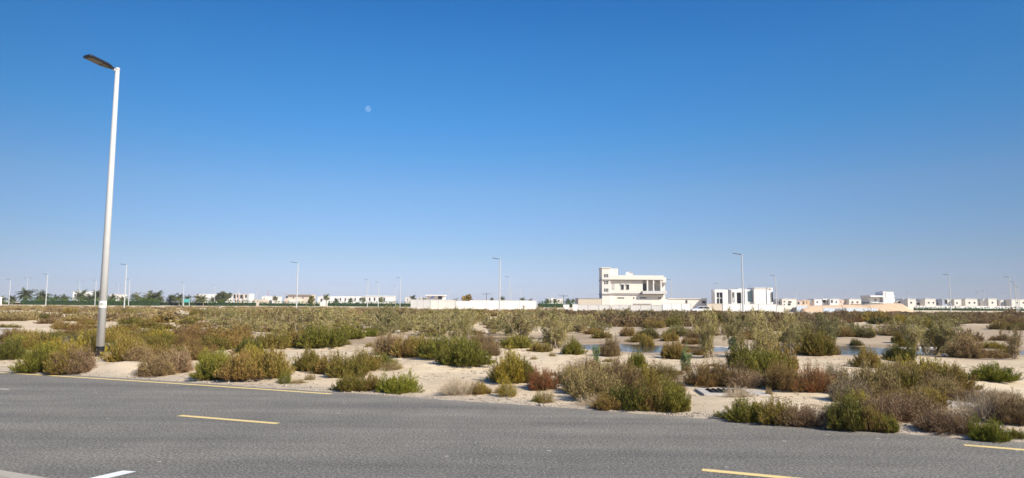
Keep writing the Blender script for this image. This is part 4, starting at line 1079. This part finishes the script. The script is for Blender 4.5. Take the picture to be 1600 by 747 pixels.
def bwall(x0, x1, yt, Y, M, lab, posts=0, cop=True, group=None):
    b = Bld('boundary_wall', lab, 'wall', Y, (x0 + x1) / 2, group); b.vol(x0, x1, yt, M, 0, .25)
    if cop: b.vol(x0 - .1, x1 + .1, yt - .35, M, -.06, .31, yb=yt + .02, part='coping')
    if posts:
        for i in range(posts + 1):
            x = x0 + (x1 - x0) * i / posts; b.vol(x - .35, x + .35, yt - .5, M, -.1, .35, part='pier')
    return b
bwall(903, 1035, 476.6, 180, PALE, 'pale grey boundary wall in front of the cream building', 8)
bwall(1035.5, 1080, 474.5, 176, WHITE, 'bright white boundary wall right of the cream building', 3)
bwall(894.5, 902.5, 475.5, 178, WHITE, 'short white wall piece, the one nearer the beige annex', 0)
bwall(880, 889.5, 476, 182, WHITE, 'short white wall piece left of the other near the beige annex', 0)
bwall(642.5, 673, 468.3, 225, PALE, 'grey white wall, left section of the left compound wall', 3)
bwall(673.2, 712.5, 468.8, 226, OFFW, 'cream white section of the left compound wall', 3)
bwall(712.8, 735, 470.3, 222, WHITE, 'lower white section joining the compound walls', 0)
bwall(735.2, 838.5, 469.6, 212, WHITE, 'long bright white wall left of the cream building', 4)
# white modern villa
V_ = Bld('modern_villa', 'bright white modern villa with tall windows and a rounded end', 'house', 195, 1165)
V_.wall_open(1117, 1137.6, 452.4, 0, [(1120, 1129.4, 457, 474.3)], WHITE, 0, .35, zb=-.3); V_.vol(1117, 1137.6, 452.5, WHITE, .9, 3.4)
V_.win(1120.1, 1129.3, 457.1, 474.2, .55); V_.vol(1124.3, 1125.1, 457, WHITE, .3, .5, yb=474.3, part='mullion'); V_.vol(1120, 1129.4, 465.2, WHITE, .3, .5, yb=466.2, part='mullion')
V_.vol(1138.6, 1139.8, 451.5, WHITE, .6, 3.4, part='pier'); V_.vol(1140.6, 1142.6, 451.2, WHITE, .2, 3.4, part='pier')
V_.wall_open(1142.7, 1163, 452, 0, [(1143.6, 1147.6, 456.6, 472.5), (1151, 1158.4, 457, 474.2)], WHITE, -.2, .5, zb=-.3); V_.vol(1142.7, 1163, 453, PALE, 1.0, 9, part='inner_wall')
V_.win(1152.5, 1158.0, 458, 474, 1.0); V_.vol(1153.5, 1163.2, 450.9, WHITE, 0, 8.9, yb=452.2, part='parapet')
V_.vol(1163.2, 1167.4, 451.3, WHITE, -.35, 8, part='pier'); V_.vol(1167.5, 1177.4, 452.2, WHITE, .9, 8, part='wall')
V_.win(1167.6, 1177.3, 455.5, 471.2, .7, TEAL, frame=False, part='glass_screen')
for y in (455.3, 460.2, 465.4, 471.2): V_.vol(1167.6, 1177.3, y - .25, FRAME, .5, .7, yb=y + .25, part='mullion')
V_.vol(1167.5, 1177.4, 471.5, PALE, .3, .8, part='sill_wall')
# rounded block
X0, X1 = V_.X(1177.6), V_.X(1211); zt = V_.Z(1195, 450.3); poly = [(X0, -.5)]
for k in range(9):
    a = -math.pi / 2 + math.pi / 2 * k / 8; poly.append((X1 - 2.6 + 2.6 * math.cos(a), 2.1 + 2.6 * math.sin(a)))
poly += [(X1, 9), (X0, 9)]
mb = MB(); mb.prism(poly, 'z', -.3, zt); mb.build('rounded_wall', WHITE, V_.root)
V_.vol(1178, 1206.5, 449.6, OFFW, -.62, 8, yb=451.2, part='parapet')
V_.vol(1205.8, 1206.8, 456, GLASS, -.56, 0, yb=472, part='slit_window')
V_.win(1146.0, 1147.4, 471, 472.4, .3, frame=False)
bwall(1129.4, 1213.5, 475.3, 180, WHITE, 'bright white boundary wall in front of the modern villa', 3)
bwall(1213.8, 1225, 477.0, 186, OFFW, 'low off white wall right of the modern villa', 0)
bwall(1105, 1129, 474.6, 188, BEIGE, 'beige wall between the parked car and the modern villa', 1)
# small white building with blue banner, behind the left compound
S = Bld('low_house', 'small white flat roofed house with a blue awning behind the compound wall', 'house', 290, 680)
S.vol(667, 693.5, 462.2, WHITE, .6, 8); S.vol(665, 695, 460.8, WHITE, -1.2, 8, yb=462.3, part='roof'); S.win(684.6, 690.2, 462.9, 467.2, .6)
mb = MB(); z1, z2 = S.Z(676, 463.3), S.Z(676, 466.4); mb.prism([(S.X(672), z2), (S.X(674.5), z2), (S.X(680), z1), (S.X(676), z1)], 'y', -.9, -.7)
mb.build('awning', mat('blue_cloth', (.05, .10, .42), .7), S.root)
# left far houses
def house(px0, px1, yt, Y, M, lab, wins=(), cop=None, name='house', group=None, cat='house', d=8, extra=()):
    b = Bld(name, lab, cat, Y, (px0 + px1) / 2, group); b.vol(px0, px1, yt, M, 0, d)
    b.vol(px0 - .25, px1 + .25, yt - .45, cop or M, -.15, d + .15, yb=yt + .25, part='parapet')
    if int(px0) % 3 != 0 and px1 - px0 > 6: b.vol(px0 + (px1 - px0) * .3, px0 + (px1 - px0) * .3 + 1.6, yt - 1.6, PALE, 2, 3.2, yb=yt - .4, part='roof_tank')
    for w in wins: b.win(*w[:4], 0, w[4] if len(w) > 4 else GLASS, frame=(w[1] - w[0] > 1.6))
    for e in extra: b.vol(e[0], e[1], e[2], e[3], e[4], d if len(e) < 6 else e[5], yb=(e[6] if len(e) > 6 else None), part=(e[7] if len(e) > 7 else 'wing'))
    return b
house(113, 133, 455.8, 460, WHITE, 'long white flat roof showing between two palms', [(116, 118, 460, 463), (126, 128, 460, 463)])
house(-30, -13, 464.3, 300, WHITE, 'bright white block at the outer left end', [(-20, -18, 467, 469)], d=6)
house(138, 148, 465, 440, WHITE, 'small white kiosk before the hedge by the big lamp pole', [(140, 141.5, 467, 469)])
house(170, 188, 460.5, 470, OFFW, 'off white house right of the big lamp pole', [(175, 177, 463, 465), (183, 185, 463, 465)])
house(305, 336, 460.4, 470, OFFW, 'long pale flat house left of the round dark tree', [(309, 311, 463, 466), (316, 318, 463, 466), (324, 326, 463, 466)], extra=[(320, 335, 459.7, WHITE, -.6, 7)])
b = house(362, 390, 459.6, 440, PALE, 'pale two storey house with dark openings', [(365, 367.4, 460.5, 466), (370.2, 372, 460.5, 465), (375, 378.5, 461, 466), (383, 385.4, 461, 465), (371, 373, 468, 471)], extra=[(343, 362, 465.5, OFFW, -.8, 6), (388.4, 391, 459, WHITE, -.5, 6)])
for x in (368.6, 373.8, 380.6): b.vol(x, x + 1.1, 459.8, PINKB, -.7, .1, part='pier')
house(396, 412, 468, 420, BEIGE, 'low beige wall house right of the two storey one', [(402, 403.5, 470, 471.5)])
house(409, 419, 463.4, 450, WHITE, 'little white house left of the mast', [(412, 413.5, 466, 468)])
house(425, 434, 463.8, 450, OFFW, 'little off white house right of the mast', [(428, 429.4, 466, 468)])
b = house(450, 487, 460.8, 430, BEIGE, 'wide beige unfinished house behind the tall lamp', [(446.5, 449.5, 463, 467.5), (457.5, 459, 464, 466.5), (472.5, 474, 464, 466.5)], extra=[(445, 450, 466, PINKB, -.8, 6), (444.5, 487, 459.9, GREYT, -1.0, 7.8, 461.2, 'roof_slab'), (452, 470, 468, OFFW, -1.2, 3)])
house(496, 511, 463.8, 440, WHITE, 'white house between the beige one and the row of arches', [(501, 503.5, 467, 471)])
b = Bld('arcade_building', 'long white building with a row of dark arches', 'building', 470, 565)
hl = []
xs_ = [523.5 + i * 7.6 for i in range(11)]
b.wall_open(512.5, 615, 463.2, 0, [(x, x + 2.8, 465, 470) for x in xs_], WHITE, -1.5, .5, zb=-.3); b.vol(512.5, 615, 463.3, OFFW, .2, 8, part='back_wall')
for x in xs_: b.win(x + .3, x + 2.5, 465.8, 470, .2, frame=False)
b.vol(570, 615.4, 462.2, WHITE, -1.8, 8, yb=463.4, part='roof_parapet')
for x in xs_:
    mb = MB(); r_ = (b.X(x + 2.8) - b.X(x)) / 2; cx = (b.X(x + 2.8) + b.X(x)) / 2; zz = b.Z(x, 465)
    pl = [(cx - r_ - .01, zz + .01)] + [(cx - r_ * math.cos(math.pi * k / 8), zz - r_ * .9 + r_ * .9 * math.sin(math.pi * k / 8)) for k in range(9)] + [(cx + r_ + .01, zz + .01)]
    half = pl[:6]; 
    mb.prism([(cx - r_, zz)] + [(cx - r_ * math.cos(math.pi * k / 8), zz - r_ * .9 + r_ * .9 * math.sin(math.pi * k / 8)) for k in range(5)], 'y', -1.45, -1.1)
    mb.prism([(cx + r_, zz)] + [(cx + r_ * math.cos(math.pi * k / 8), zz - r_ * .9 + r_ * .9 * math.sin(math.pi * k / 8)) for k in range(5)], 'y', -1.45, -1.1)
    mb.build('arch', WHITE, b.root)
house(633, 645, 464.5, 460, OFFW, 'pale house between the arches and the compound wall', [(636, 637.5, 467, 469)])
house(652, 665, 465.0, 450, PALE, 'pale grey house just over the compound wall', [(655, 656.5, 466, 468)])
house(855, 880, 467, 500, OFFW, 'low off white house left of the cream building', [(860, 862, 469, 471), (872, 874, 469, 471)], extra=[(861, 869, 465.8, WHITE, -.5, 6)])
# teal sign
sg = Bld('road_sign', 'teal road sign panel on posts before the hedge', 'sign', 315, 291)
sg.vol(287, 296, 467.2, mat('teal_sign_paint', (.10, .42, .38), .5), 0, .12, yb=472.5, part='panel')
for x in (286.6, 295.2): sg.vol(x, x + .7, 466.6, POLE, .13, .4, part='post')
# ---- right villa row
RG = 'villas of the far right row'
house(1215, 1221.5, 468, 375, OFFW, 'narrow off white house end beside the modern villa', [(1216.6, 1218.3, 471.5, 474)], group=RG)
house(1222, 1245, 467.3, 372, CREAM, 'first cream villa of the row right of the modern villa', [(1224.6, 1226.8, 470.5, 472), (1231.5, 1236.5, 470.8, 473), (1231, 1235, 474.2, 477), (1224.6, 1226, 475, 477)], group=RG)
house(1245.4, 1253, 470, 372, PINKB, 'low brownish villa wing with one dark window', [(1246.3, 1249, 472, 475.2)], group=RG)
house(1253.3, 1264.5, 469.4, 372, ORB, 'orange beige villa with narrow windows', [(1254.6, 1256.4, 471, 475), (1260, 1261, 471, 475)], group=RG)
house(1265, 1272, 469.8, 376, WHITE, 'low white link house beside the orange beige villa', [(1270.2, 1271.4, 472.5, 475)], group=RG)
house(1272.4, 1284, 467.6, 374, WHITE, 'white villa left of the dark porch', [(1276, 1278, 471, 473)], group=RG)
b = house(1284.3, 1296.4, 467.2, 376, PALE, 'villa part with a deep dark porch', [(1285.4, 1289.5, 469, 473), (1291, 1294.5, 471, 474.5)], extra=[(1284.4, 1296.2, 467.0, WHITE, -1.0, 2, 468.4, 'porch_roof'), (1289.7, 1290.7, 468, OFFW, -.9, -.5)], group=RG)
house(1296.8, 1310.5, 467.4, 373, WHITE, 'white villa right of the dark porch with two square windows', [(1298.6, 1301, 469, 473), (1305.8, 1307.8, 471, 473)], group=RG)
house(1310.9, 1318.5, 468.4, 376, PINKB, 'pinkish plain villa wing', [(1313, 1314.4, 471, 473)], group=RG)
house(1318.9, 1326.5, 469, 378, OFFW, 'narrow off white villa wing with slit windows', [(1321, 1321.9, 471, 474.5), (1324.6, 1325.6, 471, 474.5)], group=RG)
b = house(1327, 1345.5, 467.6, 374, CREAM, 'cream villa with a brown eave and two windows', [(1330.8, 1333, 471, 473.2), (1338.5, 1341, 471, 473.2)], extra=[(1330, 1352, 474.2, PINKB, -1.2, 1, 475.2, 'eave')], group=RG)
house(1346, 1352.5, 470, 378, OFFW, 'low off white house behind the brown eave', [(1348, 1350.5, 471.4, 473.4)], group=RG)
house(1353, 1359, 467.8, 378, WHITE, 'small white house left of the balcony house', [(1354.6, 1357.8, 470.2, 475)], group=RG)
T = Bld('tower_house', 'tall white tower block with a two storey balconied wing', 'house', 300, 1380)
T.vol(1360, 1379, 463.5, OFFW, .8, 8); T.vol(1358.6, 1379.3, 461.6, WHITE, -1.0, 8, yb=464.3, part='roof_slab'); T.vol(1360, 1379.3, 472.6, WHITE, -.8, 8, yb=473.7, part='balcony_slab')
T.vol(1360.2, 1379.2, 464.3, GREYT, .3, .78, yb=465.6, part='soffit'); T.win(1368, 1370.5, 468, 469.8, .8); T.win(1362.5, 1377, 474.3, 477, .8); T.vol(1377, 1379, 465, GREYT, .2, .8, yb=472.5, part='grey_strip')  # last box: narrow grey strip on the wing, next to the tower
T.vol(1379.3, 1395.6, 456, WHITE, -.6, 6, part='tower'); T.vol(1395.8, 1399, 461.4, WHITE, .5, 5, yb=464.5, part='side_slab'); T.vol(1395.7, 1400.5, 466.5, OFFW, 1, 7, part='side_wing'); T.win(1396.6, 1399.2, 471.5, 474, 1)
T.vol(1380, 1385, 455.2, PALE, 0, 2, yb=456.1, part='roof_tank'); T.vol(1382.4, 1382.9, 456.5, GREYT, -.68, -.58, yb=466, part='drain_pipe')
house(1401, 1411, 470, 376, CREAM, 'low cream house right of the tower block', [(1402.5, 1406, 471.2, 473.4)], group=RG)
house(1411.5, 1418, 467.4, 374, WHITE, 'white villa wing with a dark slanted opening', [(1414.6, 1417.6, 469.5, 474.5)], group=RG)
house(1418.4, 1431, 467.4, 371, CREAM, 'square cream villa behind the end of the sand bank', [(1422.4, 1424.8, 471.8, 474)], group=RG)
house(1431.4, 1441, 471.2, 376, OFFW, 'low off white villa wing with dark openings', [(1432.6, 1436.6, 473, 476.2), (1438, 1440, 474, 477)], group=RG)
house(1441.3, 1445, 468, 375, GREYT, 'grey recessed strip of a villa', [(1442, 1443.6, 473, 476)], group=RG)
house(1445.3, 1462, 467.2, 371, CREAM, 'cream villa with two small windows left of the blue grey villa', [(1450, 1452, 471.8, 474), (1457.4, 1459.4, 471.8, 474)], group=RG)
house(1462.4, 1472, 471.6, 377, PALE, 'low pale grey wing left of the blue grey villa', [(1463.4, 1466, 473, 476), (1469, 1471, 473.5, 477)], group=RG)
house(1472.4, 1480, 468, 373, BLUEG, 'blue grey villa half with a big dark window', [(1476, 1479.6, 467.9, 474.6)], group=RG)
house(1480.4, 1487.5, 468, 373, OFFW, 'pale villa half behind the tall lamp post', [(1484, 1486.2, 471.8, 473.6)], group=RG)
house(1491, 1502, 467.9, 371, CREAM, 'cream villa right of the tall lamp post', [(1494.2, 1496.2, 472.5, 474.6)], group=RG)
house(1502.3, 1508, 468.4, 376, GREYT, 'tall dark grey link between two cream villas', [(1503.2, 1504.4, 470, 477), (1505.8, 1507, 470, 477)], group=RG)
house(1508.3, 1527, 467.3, 371, CREAM, 'widest cream villa of the far row', [(1513.4, 1515.6, 472, 474.2), (1521.4, 1523.6, 472, 474.2)], group=RG)
house(1527.4, 1536, 471, 376, OFFW, 'low off white wing right of the widest cream villa', [(1529.6, 1532, 473.6, 476)], group=RG)
house(1536.4, 1544, 467.5, 373, WHITE, 'narrow white villa with a dark slanted window', [(1541, 1543.2, 470, 474)], group=RG)
house(1544.4, 1557.4, 467.2, 371, CREAM, 'square cream villa left of the dark and white ones', [(1549.6, 1551.6, 471.8, 474)], group=RG)
house(1558, 1563, 470, 375, GREYT, 'dark grey villa strip', [(1559, 1561.6, 471.4, 476.6)], group=RG)
house(1563.4, 1569, 469, 373, WHITE, 'slim white villa part between dark strips', [(1564.6, 1565.8, 472, 476)], group=RG)
house(1569.4, 1576, 469.6, 374, GREYT, 'dark villa part with white slanted canopy', [(1570.6, 1574.6, 471.8, 477)], extra=[(1570, 1575.5, 469.4, WHITE, -.9, 0, 470.6, 'canopy')], group=RG)
house(1576.3, 1580.5, 469, 373, WHITE, 'last slim white villa part before the big cream block', [(1577.4, 1578.6, 473, 476)], group=RG)
house(1581, 1612, 468.3, 368, CREAM, 'big plain cream block at the end of the row', [(1588, 1589.6, 472, 474), (1598, 1600, 472, 474)], group=RG)
bwall(1430, 1620, 478.5, 356, WHITE, 'low white garden wall along the villa row', 12)
# low service boxes and metal sheets, sand bank
def sheets(x0, x1, yt, Y, lab):
    b = Bld('metal_fence', lab, 'fence', Y, (x0 + x1) / 2); n_ = int((b.X(x1) - b.X(x0)) / .22); V = []; L = b.X(x1) - b.X(x0); zt = b.Z((x0 + x1) / 2, yt)
    mb = MB(); vs = []
    for i in range(n_ + 1): vs += [(b.X(x0) + L * i / n_, .05 * (i % 2), -.4), (b.X(x0) + L * i / n_, .05 * (i % 2), zt + .05 * math.sin(i * .07))]
    mb.add(vs, [(2 * i, 2 * i + 2, 2 * i + 3, 2 * i + 1) for i in range(n_)]); mb.build('sheeting', SHEET, b.root)
    for i in range(int(L / 3) + 1):
        mb = MB(); x = min(b.X(x0) + i * 3, b.X(x1)); mb.box(x - .05, x + .05, .08, .18, -.4, zt); mb.build('post', DK, b.root)
sheets(1244.5, 1262, 477.6, 200, 'short galvanised sheet fence left of the bushes'); sheets(1286, 1371, 481.4, 192, 'long low galvanised sheet fence in front of the sand bank')
# sand bank: a real heap of dumped sand
xb = [(1262, 481), (1272, 478.5), (1300, 477.6), (1330, 476.8), (1360, 477.6), (1383, 475.6), (1400, 474.6), (1424, 474.9), (1432, 480), (1442, 489)]
NX, NY = 150, 26; Yb = 196; V = []
hx = [at(a, 478, Yb).x for a, _ in xb]; hzv = [at(a, c, Yb + 5).z for a, c in xb]; hzv[-1] = -.2; hx[-1] = hx[-2] + 2.2
for j in range(NY):
    for i in range(NX):
        x = hx[0] - 2 + (hx[-1] + 2 - hx[0] + 2) * i / (NX - 1); t = j / (NY - 1); y = Yb + t * 16
        h = float(np.interp(x, hx, hzv, left=-.2, right=-.3)); prof = float(sstep(0, .30, t) * (1 - sstep(.6, 1, t)))
        nzv = float(fbm(x, y, 2.2, 41)) - .5
        V.append((x, y + nzv * .6, -.3 + (h + .3) * prof + nzv * .5 * prof))
idx = np.arange(NX * NY).reshape(NY, NX); F = np.stack([idx[:-1, :-1], idx[:-1, 1:], idx[1:, 1:], idx[1:, :-1]], -1).reshape(-1, 4)
tag(link('sand_bank', np_mesh('sand_bank', V, [F], [mat('dumped_sand', (.58, .42, .28), .95, noise=(.8, .18), bump=.15, bscale=2)], smooth=True)), kind='structure')

# ------------------------------------------------------------------ parked car
cp = at(1095, 483, 168); car = empty('parked_car', (cp.x, 168, .0)); tag(car, 'white estate car parked beside the flat roofed building', 'car')
CW = mat('white_car_paint', (.80, .80, .80), .25, spec=.5); TY = mat('tyre', (.02, .02, .02), .8); RIM = mat('rim', (.4, .4, .42), .35, metal=.6)
prof = [(-2.3, .35), (-2.32, .75), (-2.2, .95), (-1.25, 1.05), (-.55, 1.62), (1.6, 1.66), (2.15, 1.1), (2.3, 1.0), (2.32, .38)]
mb = MB(); mb.prism(prof, 'y', -.9, .9); mb.build('body', CW, car, bevel=.06)
mb = MB(); mb.prism([(-1.12, 1.08), (-.5, 1.53), (.45, 1.57), (.45, 1.08)], 'y', -.93, .93); mb.build('side_window', GLASS, car)
mb = MB(); mb.prism([(.55, 1.08), (.55, 1.57), (1.55, 1.58), (1.95, 1.12)], 'y', -.93, .93); mb.build('side_window', GLASS, car)
for x in (-1.45, 1.45):
    for s in (-1, 1):
        mb = MB(); mb.tube([(x, s * .72, .34), (x, s * .95, .34)], .35, 16); w = mb.build('wheel', TY, car)
        mb = MB(); mb.tube([(x, s * .94, .34), (x, s * .965, .34)], .2, 12); mb.build('rim', RIM, w)
for s in (-1, 1):
    mb = MB(); mb.box(-2.34, -2.2, s * .7 - .16, s * .7 + .16, .72, .86); mb.build('headlight', PLATE, car)

# ------------------------------------------------------------------ concrete pieces and stones near the road
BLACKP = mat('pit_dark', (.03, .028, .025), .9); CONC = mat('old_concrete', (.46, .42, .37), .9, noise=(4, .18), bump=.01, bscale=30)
def chamber(pc, w, d, rz, lab, hgt=.03, pit=True):
    p = hit(*pc); r_ = empty('concrete_chamber', (p.x, p.y + d * .3, p.z), rz); tag(r_, lab, 'concrete chamber', None)
    mb = MB(); mb.box(-w / 2, w / 2, -d / 2, d / 2, -.5, hgt); mb.build('rim', CONC, r_, bevel=.015)
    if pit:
        mb = MB(); mb.box(-w * .36, w * .22, -d * .28, d * .30, hgt - .02, hgt + .012)  # flush dark panel and bars paint the darkness of the open pit
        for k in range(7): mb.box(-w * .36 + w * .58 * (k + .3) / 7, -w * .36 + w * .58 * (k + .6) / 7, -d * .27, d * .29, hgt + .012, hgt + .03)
        mb.build('pit_shade_panel', BLACKP, r_)
    else:
        mb = MB(); mb.box(-w * .3, w * .3, -d * .3, d * .3, hgt - .02, hgt + .02); mb.build('cover', CONC, r_)
chamber((1150, 617), 1.35, 1.0, R(-4), 'square concrete chamber with a flush dark panel painting the shade of its open pit on the sand', .035)
chamber((1495, 636), 1.1, .8, R(-6), 'pale concrete slab almost hidden among dry bushes', .05, False)
p = hit(4, 527); r_ = empty('utility_box', p); tag(r_, 'pale concrete utility box at the left edge of the thicket', 'utility box')
s = p.y / FPX
mb = MB(); mb.box(-30 * s, 11 * s, 0, .6, -.2, 11.5 * s); mb.build('box_body', CONC, r_, bevel=.02)
mb = MB(); mb.box(-30.5 * s, 11.6 * s, -.03, .63, 11.5 * s, 14 * s); mb.build('lid', CONC, r_, bevel=.015)
def stone(px, py, w, lab, M=None, seed=1):
    import bmesh
    p = hit(px, py); s = w * p.y / FPX / 2; bm = bmesh.new(); bmesh.ops.create_icosphere(bm, subdivisions=2, radius=1); rs = np.random.RandomState(seed)
    k = rs.rand(3) * 6
    for v in bm.verts:
        f = 1 + .22 * math.sin(v.co.x * 3 + k[0]) * math.cos(v.co.y * 2.6 + k[1]) + .12 * rs.normal(); v.co *= f; v.co.z *= .75
    me = bpy.data.meshes.new('stone'); bm.to_mesh(me); bm.free(); me.materials.append(M or CONC); o = link('stone', me); o.location = (p.x, p.y, p.z + s * .35); o.scale = (s, s, s)
    tag(o, lab, 'stone')
WS = mat('pale_stone', (.66, .58, .48), .85, noise=(3, .15))
stone(1547, 559, 7, 'pale round stone on the pond bank', WS, 1); stone(1302, 604, 8, 'white upright stone by the rounded grey bush', WS, 2)
stone(1475, 557, 6, 'pale stone at the foot of the white stemmed tamarisk', WS, 3); stone(540, 486, 5, 'pale far stone below the row of arches', WS, 4)
stone(1400, 622, 7, 'small white stone among the straw bushes', WS, 5); stone(1394, 628, 6, 'smaller white stone beside the other among the straw bushes', WS, 6)

# ------------------------------------------------------------------ moon
D = 6000; d = ray(575.5, 170).normalized(); mm = bpy.data.materials.new('moon_surface'); mm.use_nodes = True; n = mm.node_tree
n.nodes.clear(); o_ = n.nodes.new('ShaderNodeOutputMaterial'); em = n.nodes.new('ShaderNodeEmission'); tr = n.nodes.new('ShaderNodeBsdfTransparent'); ad = n.nodes.new('ShaderNodeAddShader')
tc = n.nodes.new('ShaderNodeTexCoord'); f = nz(n, tc.outputs['Generated'], 1.5, 1)
sep = n.nodes.new('ShaderNodeSeparateXYZ'); n.links.new(tc.outputs['Generated'], sep.inputs[0])
e_ = mathn(n, 'MULTIPLY', ramp(n, f, [(.38, (.25, .25, .25)), (.62, (1, 1, 1))]), .06)
em.inputs['Color'].default_value = (1, .93, .80, 1); n.links.new(e_, em.inputs['Strength'])
n.links.new(em.outputs[0], ad.inputs[0]); n.links.new(tr.outputs[0], ad.inputs[1]); n.links.new(ad.outputs[0], o_.inputs[0])
import bmesh
bm = bmesh.new(); bmesh.ops.create_uvsphere(bm, u_segments=32, v_segments=16, radius=D * 4.7 / FPX)
me = bpy.data.meshes.new('moon'); bm.to_mesh(me); bm.free(); me.materials.append(mm); o = link('moon', me); o.location = Vector((0, 0, CAMH)) + d * D
tag(o, 'pale daytime moon faint in the blue sky', 'moon'); o.visible_shadow = True

# ------------------------------------------------------------------ haze
hm = bpy.data.materials.new('haze_air'); hm.use_nodes = True; n = hm.node_tree; n.nodes.clear()
o_ = n.nodes.new('ShaderNodeOutputMaterial'); pv = n.nodes.new('ShaderNodeVolumePrincipled')
pv.inputs['Color'].default_value = (.93, .95, 1, 1); pv.inputs['Density'].default_value = .00016; pv.inputs['Anisotropy'].default_value = 0.0
n.links.new(pv.outputs[0], o_.inputs['Volume'])
hz_ = MB().box(-1300, 1300, -60, 1500, -1.6, 18).build('haze', hm); tag(hz_, kind='stuff')
